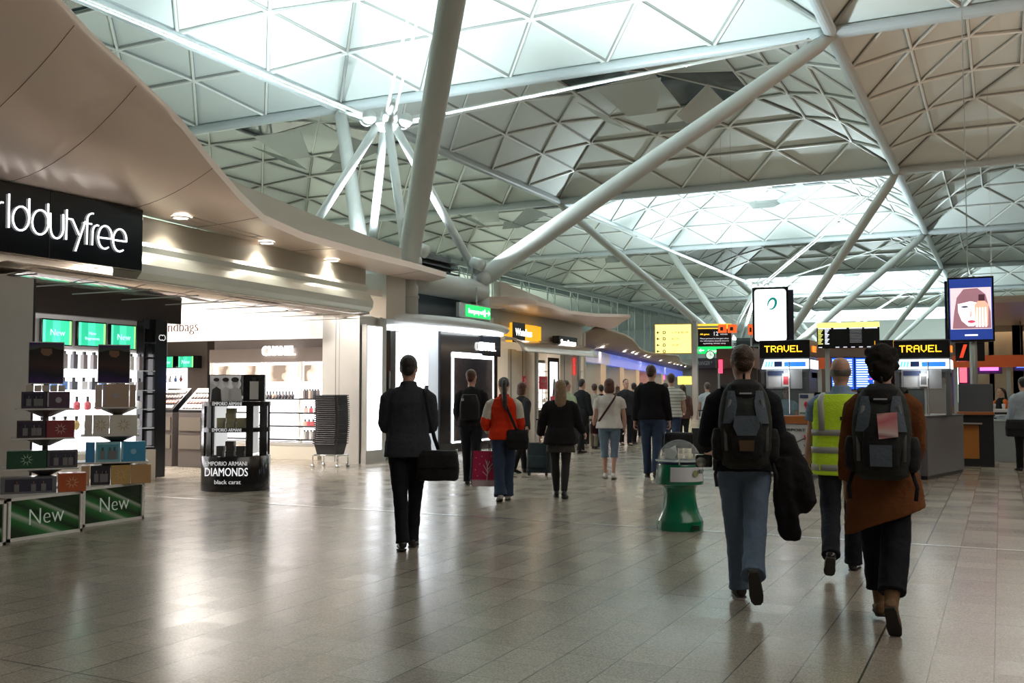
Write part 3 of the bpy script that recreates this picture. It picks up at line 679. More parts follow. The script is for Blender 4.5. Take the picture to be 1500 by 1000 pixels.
# advertising card on top
ac = tag(None or thing('advertising_card', 'black and white fashion photo card standing on the round stand', 'sign', (gp.x, gp.y, 1.306), YAW))
MB().bx((-.42, -.02, 0), (.42, .06, .40)).build('card', M_black, ac)
b = MB(); b.bx((-.40, -.026, .01), (.10, -.02, .39)); b.build('photo', ramp_mat('photo_grey', [(0, (.05, .05, .05)), (.5, (.45, .45, .45)), (1, (.75, .75, .75))], 0, 1.2, .2, emit=.15, distort=1.2, constant=False), ac)
def fig(cx, s_, hairc, shirt):
    q = MB(); q.plate([(cx + .045 * s_ * math.cos(a * PI / 8), .28 + .06 * s_ * math.sin(a * PI / 8)) for a in range(16)], -.034, -.028); q.build('printed_face', mat('print_face', (.7, .7, .7), .6), ac)
    q = MB(); q.plate([(cx + .055 * s_ * math.cos(a * PI / 8), .325 + .035 * s_ * math.sin(a * PI / 8)) for a in range(16)], -.040, -.034); q.build('printed_hair', mat('print_dark', (.03, .03, .03), .6), ac)
    q = MB(); q.plate([(cx - .10 * s_, .01), (cx + .10 * s_, .01), (cx + .08 * s_, .18), (cx, .22), (cx - .08 * s_, .18)], -.030, -.024); q.build('printed_suit', mat('print_' + shirt, (.06, .06, .06) if shirt == 'dark' else (.6, .6, .6), .6), ac)
fig(-.30, .8, 0, 'dark'); fig(-.16, .9, 0, 'pale'); fig(-.02, 1.05, 0, 'pale')
MB().bx((.20, -.034, .03), (.33, -.026, .30)).build('printed_bottle', mat('print_silver', (.65, .65, .63), .3), ac); MB().bx((.235, -.036, .30), (.295, -.026, .36)).build('printed_cap', mat('print_dark', (.03, .03, .03)), ac)
# boxes on the stand
M_kraft = mat('khaki_box', (.36, .33, .20), .6); M_dbox = mat('charcoal_box', (.07, .065, .06), .4)
def pbox(name, label, group, loc, size, m, rz, face=None):
    o = MB().bx((-size[0] / 2, -size[1] / 2, 0), (size[0] / 2, size[1] / 2, size[2])).build(name, m, None, bevel=.003); o.location = loc; o.rotation_euler = (0, 0, rz); tag(o, label, 'box', group)
    if face: face(o, size)
    return o
Rm = Matrix.Rotation(YAW, 3, 'Z')
for z0, m, lab, gr in ((.926, M_kraft, 'khaki fragrance boxes stacked on the upper shelf of the round stand', 'khaki boxes'), (.516, M_dbox, 'charcoal fragrance boxes stacked on the lower shelf of the round stand', 'charcoal boxes')):
    for cx, hh in ((-.16, 2), (0, 4 if m is M_kraft else 3), (.13, 2)):
        for k in range(hh):
            p = Rm @ Vector((cx + .01 * (k % 2) + (.02 if cx > 0 else 0), -.30, 0)); pbox('fragrance_box', lab, gr, (gp.x + p.x, gp.y + p.y, z0 + k * .0705), (.125, .12, .07), m, YAW)

# gift set towers on green plinths
M_plinth = ramp_mat('green_swoosh', [(0, (.012, .025, .014)), (.22, (.02, .05, .025)), (.38, (.03, .19, .05)), (.47, (.42, .52, .42)), (.52, (.03, .20, .05)), (.66, (.012, .03, .014)), (.80, (.03, .16, .04)), (.86, (.36, .45, .36)), (.90, (.012, .04, .015))], 2, 1.9, .3, rough=.25, rot=(0, -.42, 0), constant=False)
M_alu = mat('white_alu', (.75, .76, .74), .35)
def plinth(label, X, Ya, Yb, h, word=True):
    t = frameX('display_plinth', label, 'plinth', X, (Ya + Yb) / 2, 0); w_ = Yb - Ya
    MB().bx((-w_ / 2 + .02, .02, .0), (w_ / 2 - .02, w_ - .02, h - .015)).build('graphic_panel', M_plinth, t)
    b = MB()
    for yy in (0, w_ - .03):
        b.bx((-w_ / 2, yy, 0), (-w_ / 2 + .03, yy + .03, h)).bx((w_ / 2 - .03, yy, 0), (w_ / 2, yy + .03, h)).bx((-w_ / 2, yy, 0), (w_ / 2, yy + .03, .03)).bx((-w_ / 2, yy, h - .03), (w_ / 2, yy + .03, h))
    for xx in (-w_ / 2, w_ / 2 - .03): b.bx((xx, 0, 0), (xx + .03, w_, .03)).bx((xx, 0, h - .03), (xx + .03, w_, h))
    b.build('frame', M_alu, t); MB().bx((-w_ / 2 + .01, .01, h - .012), (w_ / 2 - .01, w_ - .01, h)).build('top', M_alu, t)
    if word: text('New', .235, mat('new_letters', (.62, .70, .62), .5, emit=(.6, .7, .6), estr=.15), t, (0, .008, h * .32), width=.40, thin=.02)
    return t
HP = .42
plinth('low green plinth cut by the left edge of the picture', -8.50, 5.55, 6.42, HP, True)
plinth('low green plinth lettered New under the left gift tower', -8.62, 6.53, 7.40, HP)
plinth('low green plinth lettered New under the right gift tower', -8.85, 7.60, 8.45, HP)
def tower(label, px, d, yaw, tiers):
    v = EYEV + ray(px, 573.6) * d; mpp = d / FPX
    t = thing('shelf_tower', label, 'display stand', (v.x, v.y, HP), yaw)
    MB().tube((0, 0, 0), (0, 0, 1.52), .028, n=10).build('pole', mat('tower_pole', (.28, .26, .25), .4, .5), t, True)
    for z, a_, b_ in tiers:
        MB().bx(((a_ - px) * mpp, -.24, z - HP - .018), ((b_ - px) * mpp, .20, z - HP)).build('tray', mat('tray_grey', (.68, .69, .69), .4), t, bevel=.004)
        MB().lathe([(.05, z - HP - .09), (.2, z - HP - .019)], 14, closed=False).build('tray_bracket', MATS['tower_pole'], t)
    t['px'] = px; t['mpp'] = mpp; return t
TYAW = .93
ta = tower('left gift set tower of three white trays on a pole', 68, 10.4, TYAW, [(1.28, 28, 104), (.98, 23, 106), (.67, 13, 112)])
tb = tower('right gift set tower of three white trays on a pole', 173, 11.35, TYAW - .07, [(1.28, 141, 198), (.97, 124, 202), (.67, 114, 215)])
def art(col, kind):
    def f(o, s):
        y = -s[1] / 2 - .003
        if kind == 'bloom':
            b = MB()
            for k in range(9):
                a = k * 40 * D2R; r = s[2] * .36
                b.plate([(r * math.cos(a + d) * q, s[2] * .5 + r * math.sin(a + d) * q) for d, q in ((-.25, .35), (0, 1), (.25, .35))][:3], y - .0005 * (k % 3), y + .003)
            b.build('printed_flower', mat('print_' + col[0], col[1], .6), o)
        elif kind == 'window':
            MB().bx((-s[0] * .42, y, s[2] * .12), (s[0] * .42, y + .003, s[2] * .88)).build('window', mat('box_window_' + col[0], col[1], .12), o)
            for q in (-.22, .08, .26):
                MB().bx((s[0] * q - .02, y - .006, s[2] * .14), (s[0] * q + .025, y, s[2] * .58)).build('bottle_shown', mat('shown_bottle', (.22, .22, .24), .1), o); MB().tube((s[0] * q + .002, y - .003, s[2] * .58), (s[0] * q + .002, y - .003, s[2] * .74), .009, n=8).build('bottle_cap', mat('shown_cap', (.5, .5, .5), .2, 1), o)
        elif kind == 'band':
            MB().bx((-s[0] * .5, y, s[2] * .1), (-s[0] * .42, y + .003, s[2] * .95)).build('printed_band', mat('print_' + col[0], col[1], .6), o); MB().lathe([(.001, 0), (.03, 0), (.03, .003), (.001, .003)], 14).build('printed_mark', mat('print_' + col[0], col[1], .6), o, loc=(.0, y + .001, s[2] * .5), rot=(R90, 0, 0))
    return f
GS = [ # tower, tray z, pixel span in the photograph, height, colour, print, label
 (ta, 1.28, 35, 67, .17, (.06, .05, .09), art(('win_dark', (.05, .05, .08)), 'window'), 'dark gift set with windows on the top tray of the left tower, left one'),
 (ta, 1.28, 68, 98, .17, (.10, .06, .10), art(('tin', (.4, .4, .45)), 'band'), 'dark purple gift box on the top tray of the left tower, right one'),
 (ta, .98, 30, 67, .175, (.05, .035, .04), art(('win_dark', (.05, .05, .08)), 'window'), 'black gift set with two bottles on the middle tray of the left tower'),
 (ta, .98, 68, 105, .175, (.28, .05, .06), art(('cream', (.7, .55, .5)), 'bloom'), 'wine red gift box with pale flower print on the middle tray'),
 (ta, .67, 18, 69, .18, (.02, .09, .05), art(('mint', (.45, .6, .5)), 'bloom'), 'dark green gift box with pale flower print on the lowest tray'),
 (ta, .67, 70, 110, .18, (.10, .10, .12), art(('win_dark', (.05, .05, .08)), 'window'), 'charcoal gift set with white bottle on the lowest tray of the left tower'),
 (tb, 1.28, 142, 151, .25, (.62, .52, .45), None, 'tall pale brown gift box at the left end of the right tower top tray'),
 (tb, 1.28, 152, 187, .256, (.48, .36, .28), art(('tin', (.4, .4, .45)), 'band'), 'brown gift box with a silver cup print on the right tower top tray'),
 (tb, 1.28, 188, 196, .25, (.50, .38, .30), None, 'brown gift box at the right end of the right tower top tray'),
 (tb, .97, 129, 139, .22, (.70, .68, .62), None, 'slim white gift box at the left end of the right tower middle tray'),
 (tb, .97, 140, 161, .22, (.74, .72, .66), art(('gold', (.55, .42, .22)), 'bloom'), 'white gift box with gold crest, left on the right tower middle tray'),
 (tb, .97, 162, 199, .22, (.76, .73, .68), art(('gold', (.55, .42, .22)), 'bloom'), 'white gift box with gold crest, right on the right tower middle tray'),
 (tb, .67, 131, 143, .22, (.06, .30, .62), None, 'narrow blue gift box at the left end of the right tower lowest tray'),
 (tb, .67, 144, 177, .22, (.30, .62, .74), art(('aqua', (.12, .42, .55)), 'window'), 'pale blue gift set with bottle window on the right tower lowest tray'),
 (tb, .67, 178, 211, .22, (.06, .34, .62), art(('sky', (.3, .6, .8)), 'band'), 'wide blue gift box at the right end of the right tower lowest tray'),
 (ta, HP, 11, 83, .165, (.16, .17, .20), art(('win_dark', (.05, .05, .08)), 'window'), 'grey gift set lying on the left New plinth'),
 (ta, HP, 85, 122, .19, (.52, .12, .04), art(('peach', (.8, .5, .3)), 'bloom'), 'orange gift box with flower print on the left New plinth'),
 (tb, HP, 126, 137, .21, (.60, .40, .24), None, 'tan gift box at the left end of the right New plinth'),
 (tb, HP, 138, 164, .21, (.03, .03, .03), art(('win_dark', (.05, .05, .08)), 'window'), 'black gift set with silver cup on the right New plinth'),
 (tb, HP, 165, 191, .21, (.58, .38, .14), art(('gold2', (.7, .55, .3)), 'bloom'), 'gold gift box in the middle of the right New plinth'),
 (tb, HP, 192, 219, .21, (.56, .35, .16), None, 'gold gift box at the right end of the right New plinth')]
def ontower(tw, x, y):
    p = Matrix.Rotation(tw.rotation_euler[2], 3, 'Z') @ Vector((x, y, 0)); return tw.location.x + p.x, tw.location.y + p.y
for i, (tw, z, pa, pb_, h, col, a, lab) in enumerate(GS):
    dp = .20; fy = -.13
    x0_, x1_ = [(q - tw['px']) * tw['mpp'] for q in (pa, pb_)]
    wx, wy = ontower(tw, (x0_ + x1_) / 2, fy); pbox('gift_box', lab, None, (wx, wy, z + .0005), (x1_ - x0_, dp, h), mat('gift_%d' % i, col, .3, coat=.3), tw.rotation_euler[2], a)
pbox('gift_box', 'bright red box on the plinth cut by the left edge', None, (-8.85, 6.17, HP + .001), (.36, .3, .30), mat('gift_red', (.60, .03, .04), .3), R90)
for tw, lab, z in ((ta, 'dark advertising panel on top of the left gift tower', 1.53), (tb, 'dark advertising panel with violet foot on top of the right gift tower', 1.545)):
    wx, wy = ontower(tw, -.01 if tw is ta else -.05, -.06); s = thing('advertising_board', lab, 'sign', (wx, wy, z), tw.rotation_euler[2])
    MB().bx((-.17, 0, 0), (.17, .025, .44)).build('panel', M_alu, s); MB().bx((-.163, -.005, .01), (.163, 0, .43)).build('print', ramp_mat('ad_dark', [(0, (.10, .12, .09)), (.18, (.07, .04, .16)), (.4, (.03, .03, .05)), (.62, (.08, .05, .05)), (.8, (.05, .04, .04)), (1, (.03, .03, .03))], 2, 2.27, 0, rough=.2, distort=.15, constant=False), s)
    MB().plate([(-.05, .37), (.05, .37), (.055, .32), (.02, .29), (-.03, .30), (-.055, .33)], -.009, -.004).build('printed_word', mat('copper_print', (.22, .11, .07), .5), s)
for k in range(5): pbox('small_perfume_box', 'small pale perfume boxes in a row under the dark advertising panel', 'small boxes on the left tower', (*ontower(ta, -.16 + k * .075, -.10), 1.452), (.065, .05, .065), M_cream, TYAW)

# downlights
M_dl = glow('downlight', (1, .95, .85), 14)
def downlight(p, label, group=None, power=0, r=.085, up=.0):
    l = thing('downlight', label, 'light', (p.x, p.y, p.z - .01), 0, group)
    MB().lathe([(r * 1.05, 0), (r * 1.3, -.012), (r * 1.35, .012)], 20, closed=False).build('trim_ring', M_whitewall, l, True)
    MB().lathe([(.001, -.004), (r, -.004), (r, .015), (.001, .015)], 20).build('lens', M_dl, l)
    if power: lamp('SPOT', 'downlight_beam', (p.x, p.y, p.z - .05), power, (1, .90, .76), (0, 0, 0), .06, spot=2.2, blend=.6)
for k, (px, py, z) in enumerate([(265, 317, 3.80), (391, 354, 3.80), (487, 380, 3.80)]):
    downlight(on_sheet(px, py, canopy1), ['recessed downlight in the copper canopy nearest the black sign', 'recessed downlight in the copper canopy, second from the black sign', 'recessed downlight in the copper canopy nearest the steel tree'][k], None, 38, .10)
for k, (px, py, z) in enumerate([(740, 454, 3.63), (785, 466, 3.60), (824, 480, 3.58), (851, 487, 3.58)]):
    downlight(on_sheet(px, py, canopy2), '%s recessed downlight of the canopy over the sign boards' % ['first', 'second', 'third', 'fourth'][k], None, 60, .10)
for k, (px, py) in enumerate([(881, 508), (914, 514), (926, 516), (931, 518), (944, 521), (949, 523), (967, 528), (980, 531), (987, 533), (992, 534), (997, 535), (1003, 537)]):
    downlight(on_sheet(px, py, canopy3), 'small bright downlight in the low dark canopy towards the far end', 'downlights in the far dark canopy', 60 if k in (0, 4, 7) else 0, .13)

# ================================================================== CORNER BY THE STEEL TREE
t = frameX('steel_clad_corner', 'brushed steel clad corner between the shop opening and the light panel', 'pillar', -12.75, 16.95, 0)
MB().prism([(0, 0), (-.21, -1.08), (.41, -1.08), (.41, 0)], 0, 3.0).build('cladding', M_steel, t)
for u in (.33, .42, .62): MB().box((-.22 * u, -1.2 * u, 1.5), (.012, .012, 3.0)).build('panel_joint', M_dark, t)
def lightbox(label, X, Ya, Yb, za, zb, dep=.12, m=None):
    s = frameX('illuminated_panel', label, 'light box', X, (Ya + Yb) / 2, za); w_ = Yb - Ya; h = zb - za
    MB().bx((-w_ / 2, 0, 0), (w_ / 2, dep, h)).build('case', M_steel, s); MB().bx((-w_ / 2 + .03, -.01, .03), (w_ / 2 - .03, 0, h - .03)).build('lit_face', m or Wbox, s); return s
lb = lightbox('narrow white light panel at the steel corner with faint red writing', -11.52, 16.78, 17.36, .23, 2.82)
text('SALE', .10, mat('faint_red', (.8, .2, .2), .5, emit=(.9, .3, .3), estr=1.5), lb, (-.12, -.02, .9), name='red_lettering')
MB().bx((-.30, .0, -.23), (.30, .12, 0)).build('base', M_steel, lb)
struct('wall_corner', MB().bx((-12.6, 17.38, 0), (-11.6, 17.62, 3.0)).bx((-12.9, 17.64, 0), (-12.12, 23.29, 2.90)), mat('pale_panel', (.55, .57, .56), .5))
s = frameX('door_panel', 'dark glazed panel left of the tall white light box behind the man', 'door', -11.93, 17.64, 0); MB().bx((0, -.02, .05), (.62, .04, 2.78)).build('leaf', M_black, s); MB().bx((.1, -.03, 1.25), (.25, -.02, 1.4)).build('red_notice', mat('notice_red', (.6, .08, .08), .5), s); MB().bx((.52, -.07, .9), (.54, -.04, 1.9)).build('pull_handle', M_steel, s)
lightbox('wide white light box behind the man in the dark coat', -11.84, 18.34, 19.74, .14, 2.78)
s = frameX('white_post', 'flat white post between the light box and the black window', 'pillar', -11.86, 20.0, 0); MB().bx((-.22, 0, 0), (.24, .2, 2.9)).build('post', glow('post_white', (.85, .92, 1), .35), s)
# black framed window with lit border
s = frameX('shop_window', 'tall black framed window with glowing white border and CHANEL sign', 'window', -11.80, YX(645, -11.8), 0)
w_ = YX(729, -11.8) - YX(645, -11.8); a = YX(662, -11.8) - YX(645, -11.8); b_ = YX(722, -11.8) - YX(645, -11.8)
MB().bx((0, 0, 0), (w_, .14, 2.88)).build('surround', M_black, s, bevel=.01)
zt = ZX(690, 519, -11.8)
bb = MB().bx((a, -.03, zt - .10), (b_, 0, zt + .03)).bx((a, -.03, .25), (a + .04, 0, zt)).bx((b_ - .04, -.03, .25), (b_, 0, zt)).bx((a, -.03, .22), (b_, 0, .26)); bb.build('lit_border', glow('border', (.95, .98, 1), 5), s)
MB().bx((a + .04, -.015, .26), (b_ - .04, -.002, zt - .10)).build('glass', ramp_mat('window_poster', [(0, (.02, .02, .025)), (.25, (.05, .045, .05)), (.4, (.12, .10, .10)), (.55, (.05, .04, .04)), (.8, (.025, .025, .03)), (1, (.02, .02, .02))], 0, .5, 0, rough=.12, distort=.6, constant=False), s)
text('CHANEL', .30, W1, s, (YX(716, -11.7) - YX(645, -11.8), -.05, ZX(716, 514, -11.8)), width=YX(727, -11.7) - YX(704, -11.7), ext=.03)
MB().bx((w_ * .68, -.06, 2.36), (w_ + .05, 0, 2.9)).build('sign_box', M_sign, s)
# lens shaped canopy with light beneath
s = thing('light_canopy', 'curved white canopy glowing underneath above the black window', 'canopy', (-12.2, 20.5, 2.92), R90)
def lens(z0, k): return [(3.15 * math.cos(a_ * PI / 24), -1.25 * math.sin(a_ * PI / 24) ** .8 * k) for a_ in range(25)]
def ringz(k, z): return [Vector((x * k if k != 1 else x, y * k, z)) for x, y in lens(0, 1)]
b = MB(); rr = [ringz(.86, 0.0), ringz(.97, .04), ringz(1.0, .11), ringz(.97, .19), ringz(.80, .24)]
n_ = len(rr[0]); b.loft(rr, caps=True); b.build('shell', mat('canopy_white', (.72, .76, .78), .35), s, True).modifiers.new('e', 'EDGE_SPLIT').split_angle = 1
b = MB(); b.prism([(x * .80 + .35, y * .88) for x, y in lens(0, 1)], -.03, -.002); b.build('light_strip', glow('canopy_light', (.9, .96, 1), 4.5), s)
# emergency exit sign on the pod
p = at(700, 458, 3.35); q = .5
s = thing('exit_sign', 'green lit emergency exit sign with white arrow beside the steel tree', 'sign', (-11.3, YX(700, -11.3), ZX(700, 457, -11.3)), R90)
hw = (YX(719, -11.3) - YX(683, -11.3)) / 2; MB().bx((-hw - .3, 0, -.17), (hw + .03, .08, .17)).build('case', M_greysteel, s); MB().bx((-hw, -.012, -.14), (hw, 0, .14)).build('lit_face', glow('exit_green', (.01, .60, .12), 1.5), s)
We = glow('exit_text', (.9, 1, .9), 2)
text('Emergency exit', .16, We, s, (-.12, -.02, -.05), width=hw * 1.25)
ar = MB(); ar.bx((hw - .22, -.02, -.012), (hw - .05, -.012, .012)); ar.plate([(hw - .12, .07), (hw - .03, 0), (hw - .12, -.07), (hw - .09, -.07), (hw - .0, 0), (hw - .09, .07)][:3], -.02, -.012); ar.build('arrow', We, s)
mn = MB(); mn.ball((hw - .30, -.016, .07), (.02, .006, .02), 8, 5); mn.plate([(hw - .33, -.1), (hw - .30, -.02), (hw - .27, -.1), (hw - .26, -.1), (hw - .28, .05), (hw - .32, .05), (hw - .34, -.1)], -.02, -.012); mn.build('running_man', We, s)
MB().tube((0, .04, .17), (0, .04, .6), .02, n=8).build('hanger', M_greysteel, s)

# stacked black baskets on a wheeled frame
bp = at(500, 683); s = thing('basket_trolley', 'wheeled wire frame carrying the stack of black shopping baskets', 'trolley', (bp.x - .1, bp.y - .22, 0), .10)
b = MB()
for x in (-.27, .27):
    for y in (-.2, .2): b.path([(x, y, .05), (x * 1.0, y, .22), (x * .8, y, .24)], .012, 8); b.tube((x, y - .02, .03), (x, y + .02, .03), .035, n=10)
for y in (-.2, .2): b.tube((-.27, y, .235), (.27, y, .235), .012, n=8)
for x in (-.27, .27): b.tube((x, -.2, .235), (x, .2, .235), .012, n=8)
b.build('wire_frame', mat('chrome', (.7, .7, .7), .2, 1), s, True)
pb = None
for k in range(24):
    if pb is None:
        bm_ = MB(); bm_.loft([[Vector((x * q, y * q, z)) for x, y in ((-.26, -.19), (.26, -.19), (.26, .19), (-.26, .19))] for q, z in ((.80, 0), (.97, .20), (1.06, .20), (1.06, .22), (.94, .22), (.78, .02))], caps=True)
        pb = bm_.build('shopping_basket', mat('basket_black', (.028, .028, .032), .45, bump=.6, bscale=150)); hd = MB().path([(-.2, -.205, .215), (-.2, -.215, .2), (.2, -.215, .2), (.2, -.205, .215)], .008, 6).build('handle', mat('basket_handle', (.08, .08, .09), .4), pb); o = pb
    else:
        o = pb.copy(); C.objects.link(o); h2 = hd.copy(); C.objects.link(h2); h2.parent = o
    o.location = (bp.x - .1 + .03 * math.sin(k * .13), bp.y - .22, .25 + k * .040); o.rotation_euler = (0, 0, .10)
    tag(o, 'black shopping basket nested in the tall stack by the steel corner', 'basket', 'nested black baskets')
tag(o, 'topmost black basket of the tall stack by the steel corner', 'basket', 'nested black baskets')

# ================================================================== SECOND SHOP ROW (sign boards, posters)
SX = -12.0
def yy(px): return YX(px, SX)
struct('wall_row_back', MB().bx((-17.6, 23.4, 0), (-17.4, 31, 3.4)), M_whitewall)
struct('wall_row_end', MB().bx((-17.4, 30.4, 0), (-12.3, 30.6, 3.4)), M_cream)
struct('wall_row_side', MB().bx((-17.4, 23.3, 0), (-12.0, 23.4, 3.4)), M_whitewall)
rows = []
b = fascia('f', [23.35 + k * .5 for k in range(15)], [(-.5, 3.80), (.1, 3.80), (.1, 3.62), (.0, 3.60), (.0, 2.95), (.12, 2.90), (.12, 2.84), (-.5, 2.84)], None); struct('wall_fascia_b', b, M_tile)
b = MB(); rws = []
for k in range(14):
    y = yy(735) + (yy(850) - yy(735)) * k / 13; rws.append([Vector((SX + .05 + .55 * math.cos(a_ * PI / 12), y, 2.52 + .36 * math.sin(a_ * PI / 12))) for a_ in range(7)])
b.sheet(rws, .02); struct('ceiling_row_awning', b, mat('awning_steel', (.55, .52, .48), .25, .7), smooth=True)
def board(label, pa, pb_, yt, yb, words, m, X=SX + .25, tm=None):
    a, c = YX(pa, X), YX(pb_, X); pm = (pa + pb_) / 2; zt, zb = ZX(pm, yt, X), ZX(pm, yb, X)
    s = frameX('sign_board', label, 'sign', X, (a + c) / 2, zb); W_ = c - a; H_ = zt - zb
    MB().bx((-W_ / 2, 0, 0), (W_ / 2, .22, H_)).build('board', m, s, bevel=.008)
    for i, wd in enumerate(words): text(wd[0], wd[1] * H_, tm or W1, s, (wd[3] * W_ if len(wd) > 3 else 0, -.01, wd[2] * H_), width=W_ * (wd[4] if len(wd) > 4 else .78), ext=.008)
    return s
M_yel = glow('yellow_sign', (1, .50, .01), .8)
s = board('yellow lit sign board with black end panel reading Watches', 751, 789, 475, 502, [('Watches', .55, .35, -.10, .62)], M_yel)
W_ = YX(789, SX + .25) - YX(751, SX + .25); MB().bx((-W_ / 2 - .02, -.015, -.02), (-W_ * .05, 0, ZX(770, 475, SX + .25) - ZX(770, 502, SX + .25) + .02)).build('black_panel', M_black, s)
MB().bx((-.05, 0, 0), (.02, .2, .4)).build('yellow_return', M_yel, frameX('yellow_strip', 'slim yellow lit strip right of the Watches board', 'sign', SX + .25, YX(787, SX + .25) + .25, ZX(787, 500, SX)))
board('yellow lit panel partly behind the glowing canopy', 733, 749, 479, 494, [], M_yel)
board('black sign board reading Sunglasses at the end of the row', 819, 846, 493, 517, [('Sunglasses', .42, .50, 0, .8), ('to go', .30, .10, .1, .6)], M_black)
def col(label, pa, pb_, m, x=SX, top=2.62, name='pilaster'):
    a, c = YX(pa, x), YX(pb_, x); s = frameX(name, label, 'pillar', x, (a + c) / 2, 0); MB().bx((-(c - a) / 2, 0, 0), ((c - a) / 2, .45, top)).build('shaft', m, s, bevel=.01); MB().bx((-(c - a) / 2 - .01, -.01, 0), ((c - a) / 2 + .01, .45, .12)).build('plinth', M_steel, s)
    MB().box((-(c - a) * .18, -.006, top / 2), (.012, .012, top)).build('joint', M_dark, s); return s
M_cl = mat('cream_pale', (.72, .68, .60), .45)  # paler cream for the pilasters and poster panel
col('cream pilaster left of the red poster', 744, 757, M_cl); col('broad cream wall panel carrying the red poster', 757, 783, M_cl, SX - .3)
col('slim steel post right of the red poster', 783, 789, M_steel); col('cream pilaster under the Sunglasses board', 821, 838, M_cl)
col('steel end post of the shop row', 845, 851, M_steel, SX + .1)
def poster(label, pa, pb_, yt, yb, X, m, words=(), tm=None):
    a, c = YX(pa, X), YX(pb_, X); pm = (pa + pb_) / 2; zt, zb = ZX(pm, yt, X), ZX(pm, yb, X)
    s = frameX('poster', label, 'poster', X, (a + c) / 2, zb); MB().bx((-(c - a) / 2, 0, 0), ((c - a) / 2, .015, zt - zb)).build('sheet', m, s)
    for wd, sz, z in words: text(wd, sz * (zt - zb), tm or mat('poster_ink', (.85, .8, .8), .6), s, (0, -.004, z * (zt - zb)), ext=.002, width=(c - a) * .7)
    return s
M_rp = mat('poster_red', (.42, .03, .05), .5, emit=(.4, .03, .05), estr=.25)
poster('dark red sale poster on the cream panel', 766, 779, 551, 570, SX - .28, M_rp, [('50%', .4, .55), ('off', .2, .25)])
s = poster('dark red sale poster inside the bright shop opening', 790, 802, 551, 570, SX - .3, M_rp, [('SALE', .3, .55), ('off', .2, .25)])
MB().tube((0, .03, -s.location.z), (0, .03, .1), .015, n=8).lathe([(.14, -s.location.z), (.14, -s.location.z + .02), (.02, -s.location.z + .03)], 14, (0, .03, 0)).build('stand', M_steel, s)
poster('tall red notice at the end of the shop row', 840, 846, 524, 549, SX + .05, mat('poster_bright', (.8, .05, .05), .5, emit=(.9, .06, .05), estr=.7), [('SALE', .2, .5)])
s = poster('black framed light box with pale fashion picture in the shop row', 803, 819, 524, 600, SX + .02, M_black)
H_ = ZX(811, 524, SX) - ZX(811, 600, SX); MB().bx((-.3, .0, -s.location.z), (.3, .015, 0)).build('base_panel', M_black, s); MB().bx((-.28, -.01, H_ * .18), (.28, 0, H_ * .92)).build('lit_picture', glow('fashion_light', (.9, .92, .95), 1.4), s); q = MB().plate([(.02 + .10 * math.cos(a_ * PI / 8), H_ * .42 + .28 * math.sin(a_ * PI / 8)) for a_ in range(16)], -.018, -.01).plate([(-.16, H_ * .20), (.24, H_ * .20), (.14, H_ * .40), (-.08, H_ * .40)], -.018, -.01); q.build('printed_figure', mat('print_mid', (.25, .25, .27), .6), s)
MB().bx((-.28, -.02, H_ * .18), (.28, -.01, H_ * .26)).build('red_band', M_rp, s)
s = frameX('sunglasses_gondola', 'black topped white lit gondola in the first opening of the row', 'display stand', SX - .9, YX(729, SX - .9), 0); w_ = YX(743, SX - .9) - YX(729, SX - .9)
MB().bx((0, 0, 0), (w_, .4, 2.35)).build('carcass', M_black, s); MB().bx((.04, -.01, .5), (w_ - .04, 0, 1.95)).build('lit_back', Wsoft, s); text('Ray-Ban', .2, W1, s, (w_ / 2, -.01, 2.08), width=w_ * .7)
# shelving inside the row
for nm, pa, pb_, X, lab in (('a', 745, 790, -16.6, 'white lit accessory shelving behind the red poster'), ('b', 788, 806, -13.6, 'white lit shelving seen in the second opening of the row'), ('c', 836, 846, -12.5, 'slim lit shelf unit beside the end post')):
    a, c = YX(pa, X), YX(pb_, X); s = frameX('shop_shelving', lab, 'shelving', X, a, 0); W_ = c - a
    MB().bx((0, .1, 0), (W_, .4, 2.5)).build('carcass', M_dark, s); MB().bx((.03, .09, .9), (W_ - .03, .1, 2.4)).build('lit_back', Wsoft, s)
    for z in (.35, .6, .85, 1.1, 1.4, 1.75, 2.1): MB().bx((0, -.2, z), (W_, .1, z + .03)).build('shelf', M_steel, s)
    for z in (.38, .63, .88, 1.13):
        for k in range(max(3, int(W_ / .16))):
            bottle((X + .12, a + .1 + (W_ - .2) * k / max(2, int(W_ / .16) - 1), z), 0, [1, 8, 5, 0][k % 4], '%s goods lined up in the %s' % (CN[[1, 8, 5, 0][k % 4]], lab.replace('white lit ', '').replace('slim lit ', 'slim ')), 'goods in shelving ' + lab[:24], R90, 1.1)
s = thing('display_table', 'low dark display table in front of the shop row opening', 'table', (-14.2, 27.0, 0), R90); MB().bx((-.7, -.3, .75), (.7, .3, .8)).build('tabletop', M_cream, s)
for a in (-.6, .6):
    for c in (-.25, .25): MB().bx((a - .03, c - .03, 0), (a + .03, c + .03, .75)).build('leg', M_dark, s)
